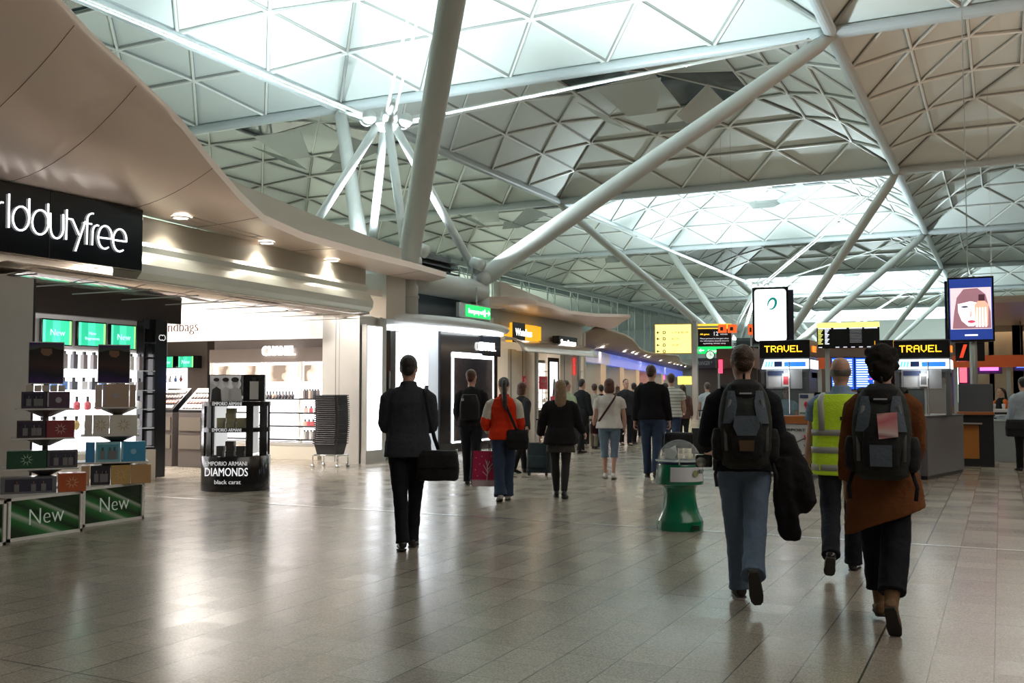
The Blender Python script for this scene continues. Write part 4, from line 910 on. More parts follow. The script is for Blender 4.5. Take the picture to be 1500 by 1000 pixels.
# ================================================================== FAR SHOP FRONTS UNDER THE BLUE BAND
A, B = Vector((-12.95, 31.1, 0)), Vector((-22, 74.7, 0)); dirv = (B - A).normalized(); fz = math.atan2(dirv.y, dirv.x); LN = (B - A).length
M_blue = mat('blue_wash_glow', (.16, .20, .50), .4, emit=(.07, .13, 1.0), estr=.4)  # blue wash light put into the fascia's colour and glow, weaker on the plain end
s = thing('blue_fascia', 'long fascia washed blue above the far shop fronts', 'fascia', A, fz); MB().bx((0, 0, 2.55), (LN * .18, .3, 3.02)).build('plain_end', mat('pale_wash', (.50, .50, .60), .5, emit=(.2, .25, 1), estr=.12), s); MB().bx((LN * .18, 0, 2.55), (LN, .3, 3.02)).build('blue_wash_panel', M_blue, s)
lamp('AREA', 'canopy_downlight_row', A + dirv * 17 + Vector((1.2, 0, 2.95)), 260, (1, .82, .6), (0, 0, fz), 30, .3)
struct('wall_far_shops', MB().bx((-40, 30.7, 0), (-18, 30.9, 3.9)), M_hall)
lbls = ['first', 'second', 'third', 'fourth', 'fifth', 'sixth', 'seventh']
k = 0; d = .3
for k in range(7):
    s = thing('stone_pier', '%s stone pier of the far shop fronts counting from the near end' % lbls[k], 'pillar', A + dirv * d, fz); wd = 1.3 if k else 1.9
    MB().bx((0, .02, 0), (wd, 1.0, 2.545)).build('pier', mat('pier_stone', (.58, .42, .29), .55, var=.15, vscale=1.5), s)
    s = thing('dark_shopfront', 'dark shopfront behind the stone piers, %s from the near end' % lbls[k], 'shopfront', A + dirv * (d + wd), fz); g = 3.6 + k * .35
    MB().bx((0, 1.2, 0), (g, 1.35, 2.6)).build('back_wall', mat('front_brown', (.10, .06, .045), .4), s); MB().bx((.4, 1.1, 1.7), (g - .4, 1.2, 2.4)).build('lit_sign', [glow('shop_cyan', (.25, .65, 1), 1.6), glow('shop_cyan2', (.1, .5, 1), 1.3), glow('shop_white', (.85, .95, 1), 2.5), glow('shop_pink', (1, .2, .5), 1.6)][k % 4], s)
    for q in range(3): MB().bx((.3 + q * g / 3, 1.08, .3), (g / 3 * (q + 1), 1.12, 1.5)).build('glazing', M_glassdark, s)
    d += wd + g
struct('wall_row_far', MB().bx((-40, 76, 0), (-18, 76.4, 4)), M_hall)

# ================================================================== SIGNS AND KIOSKS
def textc(s_, size, m, parent, x, z, y=-.012, width=None, align='CENTER'): return text(s_, size, m, parent, (x, y, z), 0, width=width, align=align, ext=.003)
M_led = glow('led_amber', (1, .52, .02), 2.6)
M_led2 = glow('led_orange', (1, .22, .02), 1.6)
F57 = {'T': '11111 00100 00100 00100 00100 00100 00100', 'R': '11110 10001 10001 11110 10100 10010 10001', 'A': '01110 10001 10001 11111 10001 10001 10001', 'V': '10001 10001 10001 10001 10001 01010 00100',
       'E': '11111 10000 10000 11110 10000 10000 11111', 'L': '10000 10000 10000 10000 10000 10000 11111', 'M': '10001 11011 10101 10101 10001 10001 10001', 'O': '01110 10001 10001 10001 10001 10001 01110', 'N': '10001 11001 10101 10011 10001 10001 10001', 'Y': '10001 10001 01010 00100 00100 00100 00100'}
def led(word, cell, m, parent, cx, z0, y, kx=1.0):
    W_ = len(word) * 6 - 1; out = []
    for i, ch in enumerate(word):
        b = MB()
        for r, row in enumerate(F57[ch].split()):
            for c, v in enumerate(row):
                if v == '1': x = cx + (i * 6 + c - W_ / 2) * cell * kx; z = z0 + (6 - r) * cell; b.bx((x, y - .006, z), (x + cell * .92 * kx, y, z + cell * .92))
        out.append(b.build('led_letter', m, parent))
    return out
M_kiosk = mat('kiosk_grey', (.095, .10, .11), .45)
M_desk = mat('desk_grey', (.17, .17, .185), .35, var=.15, vscale=1)
M_wood = mat('orange_wood', (.40, .13, .035), .35, var=.2, vscale=3)
KY = 18.4
IY = 17.4          # front of the counter island
def kiosk(label, px0, px1, sidew, tlabel):
    x0, x1 = XY(px0, KY), XY(px1, KY); W_ = x1 - x0; pm = (px0 + px1) / 2; Z = lambda py: ZY(pm, py, KY)
    t = thing('ticket_kiosk', label, 'kiosk', (x0, KY, 0))
    D_ = sidew
    MB().bx((0, 0, Z(524)), (W_, D_, Z(498))).build('display_header', M_black, t, bevel=.01)
    MB().bx((.005, .01, Z(545)), (W_ - .005, D_ - .01, Z(524))).build('sign_housing', M_kiosk, t)
    cz0 = 1.05
    MB().bx((.02, .02, cz0), (.08, D_, Z(545))).bx((W_ - .08, .02, cz0), (W_ - .02, D_, Z(545))).bx((.02, D_ - .06, 0), (W_ * (1 if px0 < 1200 else .5) - .02, D_, Z(545))).bx((.02, .30, Z(553)), (W_ - .02, D_, Z(545))).build('cabin', M_kiosk, t)
    led('TRAVEL', .0172, M_led, t, W_ * .48, Z(515.5), -.004, 1.12)
    for s2 in led('MONEY', .016, M_led2, t, 0, Z(515), -.004, .85 * D_ / .9): s2.location = (W_ + .004, D_ * .5, 0); s2.rotation_euler = (0, 0, R90)
    MB().plate([(.04, Z(540)), (W_ - .02, Z(540)), (W_ - .02, Z(526)), (.10, Z(526))], -.012, 0).build('lit_strip', glow('strip_white', (.85, .95, 1), 2.6), t)
    MB().bx((W_ * .50, -.018, Z(537)), (W_ * .92, -.012, Z(530))).build('blue_word', glow('strip_blue', (.03, .22, .75), 1.0), t)
    for k in range(3): MB().plate([(.10 + k * .05, Z(537)), (.135 + k * .05, Z(537)), (.155 + k * .05, Z(529)), (.12 + k * .05, Z(529))], -.018, -.012).build('logo_stroke', glow('strip_sky', (.15, .65, .9), 1.2), t)
    MB().bx((W_ * .30, -.018, Z(537)), (W_ * .46, -.012, Z(529))).build('navy_tab', mat('navy_tab', (.02, .04, .15), .4), t)
    MB().bx((W_, .05, Z(540)), (W_ + .012, D_ - .05, Z(527))).build('side_lit_strip', glow('strip_white2', (.85, .95, 1), 1.8), t)
    # window with notices
    MB().bx((.08, .02, cz0), (W_ - .08, .03, Z(545))).build('window_glass', mat('kiosk_glass', (.5, .6, .62), .03, alpha=.12), t)
    MB().bx((.12, .005, Z(569)), (W_ - .14, .018, Z(541))).build('notice_panel', mat('notice_white', (.42, .43, .46), .5), t)
    MB().bx((.15, -.004, Z(550)), (W_ * .48, .005, Z(543))).build('notice_header', mat('notice_navy', (.05, .07, .16), .5), t)
    MB().bx((.16, -.004, Z(567)), (W_ * .42, .005, Z(552))).build('left_notice', mat('notice_pale', (.60, .60, .62), .5), t)
    MB().bx((W_ * .46, -.03, Z(566)), (W_ * .60, .005, Z(547))).build('leaflet_holder', mat('leaflet', (.7, .7, .7), .3), t)
    MB().bx((W_ * .48, -.034, Z(563)), (W_ * .58, -.03, Z(551))).build('leaflet_cover', mat('leaflet_' + ('red' if px0 < 1200 else 'grey'), (.5, .04, .06) if px0 < 1200 else (.15, .15, .16), .4), t)
    MB().tube((W_ * .62, -.12, cz0), (W_ * .62, -.12, Z(530)), .012, n=8).build('glass_post', mat('chrome', (.7, .7, .7), .2, 1), t)
    lamp('POINT', 'kiosk_fill', (x0 + W_ / 2, KY - .15, Z(548)), 2.2, (.95, 1, 1), size=.1)  # added fill light at the kiosk front, without a fitting
    return t, W_
k1, kw = kiosk('left ticket kiosk with amber TRAVEL lettering and a white shirted clerk inside', 1113, 1187, .9, '')
k2, kw2 = kiosk('right ticket kiosk with amber TRAVEL lettering beside the portrait screen', 1310, 1393, .85, '')
# counter island carrying the kiosks
ix0, ix1 = XY(1085, IY), XY(1344, IY)
t = thing('island_counter', 'long information counter with a dial drawn on its white front under the kiosks', 'counter', (ix0, IY, 0)); W_ = ix1 - ix0
MB().bx((0, .06, 0), (W_, .30, .88)).bx((0, .3, 0), (.08, 2.2, .88)).bx((W_ - .08, .3, 0), (W_, .6, .88)).build('body', M_desk, t)
MB().bx((-.02, 0, .90), (W_ + .02, .32, 1.04)).build('wooden_rim', M_wood, t, bevel=.012); MB().bx((0, .30, .90), (W_, .62, 1.0)).build('worktop', M_dark, t)
fw_ = XY(1290, IY) - ix0
MB().bx((.02, 0.03, .04), (fw_, .06, .89)).build('white_front', mat('front_white', (.55, .56, .57), .45), t)
dc = XY(1195, IY) - ix0; b = MB()
for r0, r1_ in ((.60, .615), (.36, .375)): 
    for k in range(24):
        a0, a1 = PI * k / 24, PI * (k + 1) / 24; b.plate([(dc + r * math.cos(a), .08 + r * math.sin(a)) for r, a in ((r0, a0), (r1_, a0), (r1_, a1), (r0, a1))], .018, .03)
for k in range(15):
    a = PI * (k + .5) / 15; b.plate([(dc + r * math.cos(a + d_), .08 + r * math.sin(a + d_)) for r, d_ in ((.43, -.010), (.52, -.010), (.52, .010), (.43, .010))], .018, .03)
b.build('dial_marks', M_dark, t)
MB().plate([(dc + .24 * math.cos(PI * k / 20), .06 + .24 * math.sin(PI * k / 20)) for k in range(21)], .016, .03).build('dial_boss', M_dark, t)
MB().plate([(dc - .10, .28), (dc - .07, .28), (dc - .19, .72), (dc - .21, .71)], .012, .022).build('dial_needle', mat('needle_red', (.55, .02, .05), .4), t)
text('AIRPORT', .07, M_dark, t, (dc - .38, .02, .775), width=.40)
sx0, sx1 = XY(1169, IY + .1), XY(1191, IY + .1)
s = thing('counter_card', 'white notice card with a red emblem standing on the island counter', 'sign', ((sx0 + sx1) / 2, IY + .14, 1.04)); hw = (sx1 - sx0) / 2
MB().box((0, .02, .19), (hw * 2, .012, .38), m=Matrix.Rotation(-.06, 3, 'X')).build('card', mat('card_white', (.62, .64, .66), .5), s); MB().bx((-hw * .8, -.006, .30), (hw * .3, .004, .36)).build('card_header', mat('notice_navy', (.05, .07, .16)), s); MB().ball((0, -.0, .20), (.035, .012, .045)).tube((0, .0, .12), (0, .0, .2), .01).build('red_emblem', mat('emblem_red', (.5, .03, .05), .4), s); MB().bx((-hw * .9, -.004, .03), (hw * .9, .006, .06)).build('card_footer', mat('card_teal', (.1, .25, .22), .5), s)
# monitors and clutter behind the counter
for k, (px, py, lab) in enumerate([(1205, 555, 'dark monitor behind the counter left of the blue screens'), (1296, 560, 'dark monitor behind the counter beside the right kiosk')]):
    p = atY(px, 590, KY + .6); s = thing('computer_monitor', lab, 'monitor', (p.x, KY + .6, 1.0)); MB().bx((-.24, 0, .12), (.24, .04, .44)).build('screen_panel', M_black, s, bevel=.006); MB().bx((-.03, .02, 0), (.03, .05, .14)).bx((-.12, -.08, 0), (.12, .12, .015)).build('stand', M_dark, s)
p = atY(1157, 600, KY + .1)
s = thing('card_terminal', 'small payment terminal in front of the clerk on the counter', 'terminal', (p.x - .1, IY + .16, 1.04)); MB().box((0, 0, .05), (.09, .14, .05), m=Matrix.Rotation(.5, 3, 'X')).build('body', M_black, s, bevel=.008); MB().box((0, -.02, .085), (.07, .06, .01), m=Matrix.Rotation(.5, 3, 'X')).build('display', glow('terminal', (.4, .8, 1), 1), s)
# side desk of the island
pa, pb2 = at(1360, 703), at(1413, 692)
t = thing('side_desk', 'tall grey side desk closing the right end of the kiosk island', 'desk', (pa.x, pa.y, 0), math.atan2(pb2.y - pa.y, pb2.x - pa.x)); L_ = (pb2 - pa).length
MB().bx((0, 0, .06), (L_, .55, 1.02)).build('panel', M_desk, t, bevel=.01); MB().bx((.02, .02, 0), (L_ - .02, .5, .06)).build('kickboard', M_dark, t); MB().bx((-.01, -.01, 1.02), (L_ + .01, .56, 1.05)).build('top', M_kiosk, t)
p = at(1432, 683)
t = thing('enquiry_desk', 'black backed enquiry desk with orange wooden shelf right of the kiosks', 'desk', (p.x - .32, p.y, 0), 0); 
MB().bx((.0, .0, .0), (.62, .6, 1.05)).bx((.38, -.02, 0), (.62, .0, 1.05)).build('body', M_dark, t); MB().bx((.0, .1, 1.05), (.62, .18, 1.60)).build('back_panel', M_kiosk, t, bevel=.01); MB().bx((-.02, -.12, 1.0), (.64, .3, 1.06)).build('wooden_rim', M_wood, t, bevel=.01); MB().bx((0, -.02, .15), (.36, 0, .80)).build('orange_panel', mat('desk_orange', (.50, .17, .03), .4), t); MB().bx((-.02, -.16, .82), (.42, .1, .85)).build('small_shelf', M_steel, t)
s = thing('glass_screen', 'clear glass draught screen with pale frame beside the enquiry desk', 'screen', (p.x - .95, p.y + .1, 1.05), 0); MB().bx((0, 0, -1.05), (.05, .04, .56)).bx((.40, 0, -1.05), (.43, .04, .56)).build('frame', mat('frame_pale', (.55, .57, .57), .4), s); MB().bx((.05, .015, 0), (.40, .025, .55)).build('pane', MATS['kiosk_glass'], s)
p = at(1468, 676)
t = thing('side_cupboard', 'low grey cupboard with papers on top at the right of the enquiry desk', 'cupboard', (p.x - .22, p.y, 0)); MB().bx((0, 0, 0), (.48, .5, .84)).build('carcass', mat('cupboard_grey', (.26, .27, .27), .4), t, bevel=.008); MB().bx((-.02, -.02, .84), (.5, .5, .87)).build('top', M_greysteel, t)
pap = MB(); 
for k in range(6): pap.box((.25 + .03 * math.sin(k * 2), .2, .885 + .016 * k), (.22, .28, .012), rz=k * .5)
tag(pap.build('crumpled_papers', mat('paper', (.55, .62, .66), .6), None), 'loose heap of white papers on the low grey cupboard', 'papers'); C.objects[-1].location = (p.x - .22, p.y, 0)

# portrait advertising screens
def portrait(label, pxl, pxr, yt, yb, depth, tilt=0, polepx=None):
    c = EYEV + ray((pxl + pxr) / 2, (yt + yb) / 2) * depth; W_ = (pxr - pxl) / FPX * depth; H_ = (yb - yt) / FPX * depth
    rz = YAW - math.atan(((pxl + pxr) / 2 - 750) / FPX)
    t = thing('advertising_screen', label, 'screen', (c.x, c.y, 0), rz)
    z0 = c.z - H_ / 2
    MB().tube((.03, .16, 0), (.03, .16, z0 + H_ * .8), .075, n=14).build('pole', mat('pole_grey', (.45, .46, .43), .4, .5), t, True); MB().lathe([(.28, 0), (.28, .02), (.1, .04)], 20, (.03, .16, 0)).build('base_plate', M_greysteel, t)
    MB().bx((-W_ / 2, 0, z0), (W_ / 2, .09, z0 + H_)).build('housing', M_black, t, bevel=.01)
    MB().box((-.06 if not tilt else .10, .27, z0 + H_ * .48), (W_, .10, H_ * .97), rz=.12 if tilt else -.10).build('rear_housing', mat('rear_navy', (.015, .02, .05), .3), t)
    return t, W_, H_, z0
t, W_, H_, z0 = portrait('left portrait screen showing a green swirl on plain white', 1103, 1154, 420, 503, 19.5, 1)
MB().plate([(sx_ * (W_ * .44 - .06 + .06 * math.cos(a_)), z0 + H_ / 2 + sy_ * (H_ * .46 - .06 + .06 * math.sin(a_))) for sx_, sy_, rg in ((1, 1, (0, .5, 1.05, 1.57)), (-1, 1, (1.57, 1.05, .5, 0)), (-1, -1, (0, .5, 1.05, 1.57)), (1, -1, (1.57, 1.05, .5, 0))) for a_ in rg], -.008, 0).build('screen_glass', glow('screen_white', (.9, 1, .97), 1.6), t)
b = MB(); b.path([(.03 + .075 * math.cos(a * D2R) + .02 * math.sin(a * D2R), -.014, z0 + H_ * .70 + .105 * math.sin(a * D2R)) for a in range(-120, 215, 15)], [(.006 + .020 * math.sin(PI * k / 22), .004) for k in range(23)], 8, ref=(0, 0, 1)); b.build('green_swirl', glow('swirl', (.01, .30, .28), .7), t)
t, W_, H_, z0 = portrait('right portrait screen showing a fringed woman holding a perfume bottle to one eye', 1391, 1453, 405, 500, 21.0, 0)
def Q(u, v): return (u * W_, z0 + v * H_)
MB().bx((-W_ * .46, -.006, z0 + .03 * H_), (W_ * .46, 0, z0 + .97 * H_)).build('screen_glass', glow('screen_blue', (.02, .05, .28), .9), t)
MB().bx((-W_ * .44, -.010, z0 + .19 * H_), (W_ * .44, -.006, z0 + .83 * H_)).build('advert_ground', glow('ad_pale', (.85, .68, .72), 1.0), t)
def el(cx, cz, rx, rz_, y, nm, m, n=24, a0=0, a1=360): return MB().plate([Q(cx + rx * math.cos((a0 + (a1 - a0) * k / n) * D2R), cz + rz_ * math.sin((a0 + (a1 - a0) * k / n) * D2R)) for k in range(n)], -y - .003, -y).build(nm, m, t)
hairm = glow('ad_hair', (.42, .20, .24), .75); skinm = glow('ad_skin', (1, .86, .82), 1.5)
MB().plate([Q(*q) for q in ((-.40, .20), (-.36, .45), (-.30, .68), (-.15, .81), (.15, .82), (.32, .72), (.42, .45), (.43, .20), (.25, .20), (-.22, .20))], -.014, -.011).build('printed_hair', hairm, t)
MB().plate([Q(*q) for q in ((-.28, .62), (-.27, .45), (-.20, .32), (-.06, .235), (.06, .235), (.18, .33), (.22, .45), (.22, .64))], -.018, -.015).build('printed_face', skinm, t)
MB().plate([Q(*q) for q in ((-.31, .66), (-.27, .58), (0, .62), (.28, .57), (.30, .70), (.14, .80), (-.14, .80))], -.022, -.019).build('printed_fringe', hairm, t)
el(-.13, .535, .075, .016, .022, 'printed_eye', glow('ad_eye', (.10, .12, .2), .5)); el(.01, .305, .085, .022, .022, 'printed_lips', glow('ad_lips', (.75, .08, .16), .9))
MB().plate([Q(*q) for q in ((.0, .50), (.03, .40), (-.02, .37), (-.03, .39))], -.024, -.021).build('printed_nose', glow('ad_shadow', (.8, .55, .52), .9), t)
MB().plate([Q(*q) for q in ((.10, .24), (.36, .24), (.38, .56), (.30, .62), (.16, .62), (.08, .56))], -.028, -.024).build('printed_bottle', glow('ad_bottle', (.95, .45, .32), 1.1), t)
MB().plate([Q(*q) for q in ((.17, .62), (.30, .62), (.30, .72), (.17, .72))], -.030, -.026).build('printed_cap', glow('ad_cap', (.15, .05, .08), .4), t)
for k in range(4): MB().plate([Q(*q) for q in ((.10 + k * .065, .22), (.145 + k * .065, .22), (.15 + k * .06, .52), (.12 + k * .06, .52))], -.032, -.029).build('printed_finger', skinm, t)
MB().bx((-W_ * .14, -.012, z0 + .085 * H_), (W_ * .14, -.006, z0 + .11 * H_)).build('caption', glow('caption_white', (.9, .9, 1), 1.2), t)

# departure board
c = EYEV + ray(1242, 491) * 24; rz = .12; s_ = 24 / FPX
t = thing('departure_board', 'wide black departure board with yellow header between the kiosks', 'board', (c.x, c.y, 0), rz); hw = 43.5 * s_; z1, z0b = c.z + 19 * s_, c.z - 19 * s_
MB().bx((-hw, 0, z0b), (hw, .15, z1 - .11)).build('board', M_black, t); MB().bx((-hw, -.01, z1 - .12), (hw, .15, z1)).build('yellow_header', glow('header_yellow', (1, .80, .16), 1.7), t)
MB().bx((-hw * .75, .15, 0), (-hw * .75 + .1, .25, z1)).bx((hw * .75 - .1, .15, 0), (hw * .75, .25, z1)).build('posts', M_greysteel, t)
Wt = glow('board_white', (.85, .9, 1), .9); cols_ = [(-.96, -.80, glow('board_yellow', (.8, .8, .2), .8)), (-.74, -.60, Wt)]
for a, b_, m in cols_:
    q = MB()
    for k in range(10): q.bx((hw * a, -.006, z1 - .19 - k * .037), (hw * (b_ - .03 * (k % 3)), 0, z1 - .165 - k * .037))
    q.build('flight_rows', m, t)
q = MB(); [q.bx((hw * a, -.006, z1 - .155), (hw * (a + w_), 0, z1 - .125)) for a, w_ in ((-.96, .42), (-.46, .42), (.04, .42), (.52, .42))]; q.build('column_headings', Wt, t)
q = MB(); [q.bx((hw * .06, -.006, z1 - .19 - k * .037), (hw * .44, 0, z1 - .178 - k * .037)) for k in range(9)]; q.build('dim_rows', glow('board_dim', (.3, .3, .32), .5), t)
q = MB(); [q.bx((hw * a, -.006, z0b + .02), (hw * (a + .12), 0, z0b + .04)) for a in (-.95, -.4, -.15, .1, .35, .6, .8)]; q.build('clock_row', Wt, t)
# blue flight screens
t = None
for k, (a, b_, lab) in enumerate(((1219, 1250, 'left blue flight information screen below the departure board'), (1254, 1290, 'right blue flight information screen below the departure board'))):
    c = EYEV + ray((a + b_) / 2, 547) * 21.5; s_ = 21.5 / FPX; hw = (b_ - a) / 2 * s_; hh = 23 * s_
    t = thing('flight_screen', lab, 'screen', (c.x, c.y, 0), .12)
    MB().bx((-hw - .02, 0, c.z - hh - .02), (hw + .02, .1, c.z + hh + .02)).build('bezel', M_black, t); MB().bx((-hw, -.006, c.z - hh), (hw, 0, c.z + hh)).build('screen_glass', glow('fids_blue', (.02, .10, .65), 1.1), t)
    q = MB()
    for r in range(12): q.bx((-hw * .92, -.010, c.z + hh * (.82 - r * .15)), (hw * (.05 - .1 * (r % 2)), -.006, c.z + hh * (.90 - r * .15))).bx((hw * .35, -.010, c.z + hh * (.82 - r * .15)), (hw * .85, -.006, c.z + hh * (.90 - r * .15)))
    q.build('flight_rows', glow('fids_rows', (.55, .8, 1), 1.8), t)
    q = MB(); [q.bx((hw * .08, -.010, c.z + hh * (.82 - r * .15)), (hw * .30, -.006, c.z + hh * (.90 - r * .15))) for r in (1, 5, 8)]; q.build('red_marks', glow('fids_red', (.9, .1, .3), 1.4), t)
    MB().bx((-.05, .1, 0), (.05, .2, c.z + hh)).build('post', M_greysteel, t)
c = EYEV + ray(1296, 514) * 19.2; t = thing('dark_cabinet', 'black cabinet with yellow edge lights just left of the right kiosk', 'cabinet', (c.x, c.y, 0), .05); MB().bx((-.17, 0, 0), (.17, .5, c.z + .21)).build('cabinet', M_black, t); MB().bx((-.185, -.01, c.z - .2), (-.17, 0, c.z + .2)).bx((.155, -.01, c.z - .2), (.17, 0, c.z + .2)).build('yellow_edge', glow('edge_amber', (1, .45, .02), .8), t)

# big direction signs on the pole
D54 = 54; s_ = D54 / FPX
c = EYEV + ray(986, 496) * D54; ang = YAW - math.atan((1000 - 750) / FPX)
t = thing('direction_sign', 'square yellow lit direction sign left of the tall grey pole', 'sign', c, ang); hw, hh = 27 * s_, 22 * s_
MB().bx((-hw, 0, -hh), (hw, .25, hh)).build('case', mat('case_amber', (.6, .36, .03), .4), t); MB().bx((-hw * .96, -.02, -hh * .95), (hw * .96, 0, hh * .95)).build('lit_face', glow('sign_yellow', (1, .86, .28), 1.25), t)
ink = mat('sign_ink', (.10, .06, .01), .6)
for r in range(4):
    z = hh * (.42 - .42 * r); b = MB(); b.bx((-hw * .86, -.03, z - .02), (-hw * .72, -.02, z + .02)).plate([(-hw * .90, z), (-hw * .80, z + .09), (-hw * .80, z - .09)], -.03, -.02); b.build('arrow', ink, t)
    MB().lathe([(.05, 0), (.09, 0), (.09, .01), (.05, .01)], 12, closed=False).build('gate_symbol', ink, t, loc=(-hw * .48, -.021, z), rot=(R90, 0, 0))
    textc(['1-19 & 40-59', '40-59', '20-39', '1-5'][r], .17, mat('sign_ochre', (.30, .16, .01), .6), t, -hw * .1, z - .06, -.022, align='LEFT')
pz = at(1019, 613)
t2 = thing('sign_pole', 'tall grey pole between the yellow sign and the black sign', 'pole', (pz.x, pz.y, 0)); MB().bx((-.13, -.13, 0), (.13, .13, 5.25)).build('shaft', mat('pole_grey', (.45, .46, .43)), t2); MB().bx((-.22, -.22, 0), (.22, .22, .06)).build('base_plate', M_greysteel, t2)
MB().bx((-1.6, -.05, 4.9), (1.6, .05, 5.0)).build('cross_arm', M_greysteel, t2, rot=(0, 0, ang))
c = EYEV + ray(1047, 496) * D54
t = thing('gate_wait_sign', 'black information sign with yellow top and green emergency exit strip', 'sign', c, ang); hw = 24 * s_
MB().bx((-hw, 0, -hh), (hw, .25, hh)).build('board', M_black, t); MB().bx((-hw, -.02, hh * .66), (hw, 0, hh)).build('yellow_band', glow('band_yellow', (1, .62, .05), 1.1), t); MB().bx((-hw, -.02, -hh), (hw, 0, -hh * .52)).build('green_band', glow('exit_green', (.01, .6, .12)), t)
textc('12', .30, Wt, t, .05, hh * .22); textc('All gates', .12, M_led, t, -hw * .6, hh * .26, width=.5); textc('minutes', .12, Wt, t, hw * .55, hh * .26)
for r in range(3): textc(['Please proceed to the gate when', 'the information boards show it', 'opening times vary'][r], .10, Wt, t, -.02, -hh * (.02 + r * .16), width=hw * (1.7 - .35 * (r == 2)))
textc('Emergency exit', .19, glow('exit_text', (.9, 1, .9)), t, .12, -hh * .88, -.025, width=hw * 1.1); MB().bx((-hw * .9, -.03, -hh * .80), (-hw * .65, -.02, -hh * .74)).plate([(-hw * .96, -hh * .77), (-hw * .83, -hh * .64), (-hw * .83, -hh * .90)], -.03, -.02).build('arrow', MATS['glow_exit_text'], t)
M_or = glow('orange_box', (1, .13, .02), .9)
for k, (a, b_, yt, yb, lab, d_) in enumerate([(1052, 1064, 475, 487, 'orange lit box overlapping the black sign, left of two', 46), (1066, 1079, 475, 487, 'orange lit box overlapping the black sign, right of two', 46), (1096, 1104, 475, 490, 'small orange lit box beside the white portrait screen', 46), (1446, 1463, 480, 489, 'small orange lit box right of the portrait screen', 40), (1451, 1461, 483, 492, 'small orange lit tag below its neighbour right of the portrait screen', 39)]):
    c = EYEV + ray((a + b_) / 2, (yt + yb) / 2) * d_; h_ = (b_ - a) / 2 * d_ / FPX; v_ = (yb - yt) / 2 * d_ / FPX
    s = thing('orange_sign', lab, 'sign', c, .2); MB().bx((-h_, 0, -v_), (h_, .2, v_)).build('lit_box', M_or, s); MB().bx((-h_ * .5, -.01, -v_ * .5), (h_ * .2, 0, v_ * .4)).build('dark_mark', M_dark, s); (MB().tube((0, .1, v_), (0, .1, HR - c.z + 1.3), .006, n=6) if k != 2 else MB().tube((0, .1, -v_), (0, .1, -c.z), .03, n=6)).build('hanger' if k != 2 else 'post', M_greysteel, s)
# concourse shops in the depth behind the kiosks
def unit(label, px0, px1, Y, z0_, z1_, m, sign=None, sm=None, depth=4, sz=.3):
    x0, x1 = XY(px0, Y), XY(px1, Y); t = thing('distant_shopfront', label, 'shopfront', (x0, Y, 0)); W_ = x1 - x0
    MB().bx((0, 0, z0_), (W_, depth, z1_)).build('fascia_board', m, t)
    MB().bx((0, .5, 0), (W_, .6, z0_)).build('back_wall', mat('unit_dim', (.05, .04, .035), .6), t)
    if sign: text(sign, sz, sm or W1, t, (W_ / 2, -.03, (z0_ + z1_) / 2 - sz * .35), width=W_ * .7)
    return t, W_
unit('black fascia with white lettering behind the backpack wearer', 1076, 1112, 44, 3.05, 3.45, M_black, 'PLACES', None)
unit('dark sign board lettered RANGER under the black sign', 1019, 1048, 58, 2.85, 3.45, mat('board_slate', (.04, .045, .055), .4), 'RANGER *', mat('slate_text', (.4, .42, .45), .5), sz=.34, depth=1.5)
t, W_ = unit('dark brown shop with a red lit sign left of the kiosks', 1050, 1105, 40, 2.4, 3.2, mat('unit_brown', (.10, .035, .02), .5), None, depth=3.5); MB().bx((.1, -.05, 2.2), (.25, 0, 2.75)).build('red_sign', glow('red_lit', (1, .05, .12), 2), t)
cg = EYEV + ray(1040, 520) * 52; s = thing('round_clock', 'round pale lit clock face hanging under the black sign', 'clock', cg, ang); MB().lathe([(.001, 0), (.24, 0), (.24, .12), (.001, .12)], 24).build('case', M_black, s, rot=(R90, 0, 0)); MB().lathe([(.001, .12), (.20, .12), (.20, .13), (.001, .13)], 24).build('dial', glow('clock_face', (.7, .9, .75), .8), s, rot=(R90, 0, 0)); MB().bx((-.012, -.15, 0), (.012, -.135, .14)).bx((0, -.15, -.012), (.10, -.135, .012)).build('hands', M_dark, s)
for a, b_, yt, yb, m, lab in ((993, 1013, 551, 563, M_yel, 'yellow lit sign low in the distance under the big yellow one'), (1021, 1031, 554, 565, glow('far_white', (1, .85, .8), 2), 'small white lit window low in the distance by the pole'), (968, 974, 545, 556, glow('far_pink', (1, .1, .35), 2), 'small pink lit sign between the two walking men')):
    c = EYEV + ray((a + b_) / 2, (yt + yb) / 2) * 66; h_ = (b_ - a) / 2 * 66 / FPX; v_ = (yb - yt) / 2 * 66 / FPX
    s = thing('distant_sign', lab, 'sign', (c.x, c.y, 0), ang); MB().bx((-h_, 0, c.z - v_), (h_, .2, c.z + v_)).build('lit_box', m if m is not M_yel else glow('far_yellow', (1, .7, .1), 2), s); MB().bx((-.06, .1, 0), (.06, .2, c.z)).build('post', M_greysteel, s)
c = EYEV + ray(1421, 514) * 24; s = thing('hanging_sign', 'black boxy sign with a red stroke behind the right portrait screen', 'sign', (c.x, c.y, c.z), .1); MB().bx((-.32, 0, -.24), (.32, .3, .24)).build('box', M_black, s); MB().plate([(-.24, -.16), (-.16, -.16), (-.06, .16), (-.14, .16)], -.01, 0).build('red_stroke', glow('stroke_red', (1, .08, .03), .7), s); MB().tube((0, .15, .24), (0, .15, HR - c.z + .3), .012, n=6).build('hanger', M_greysteel, s)
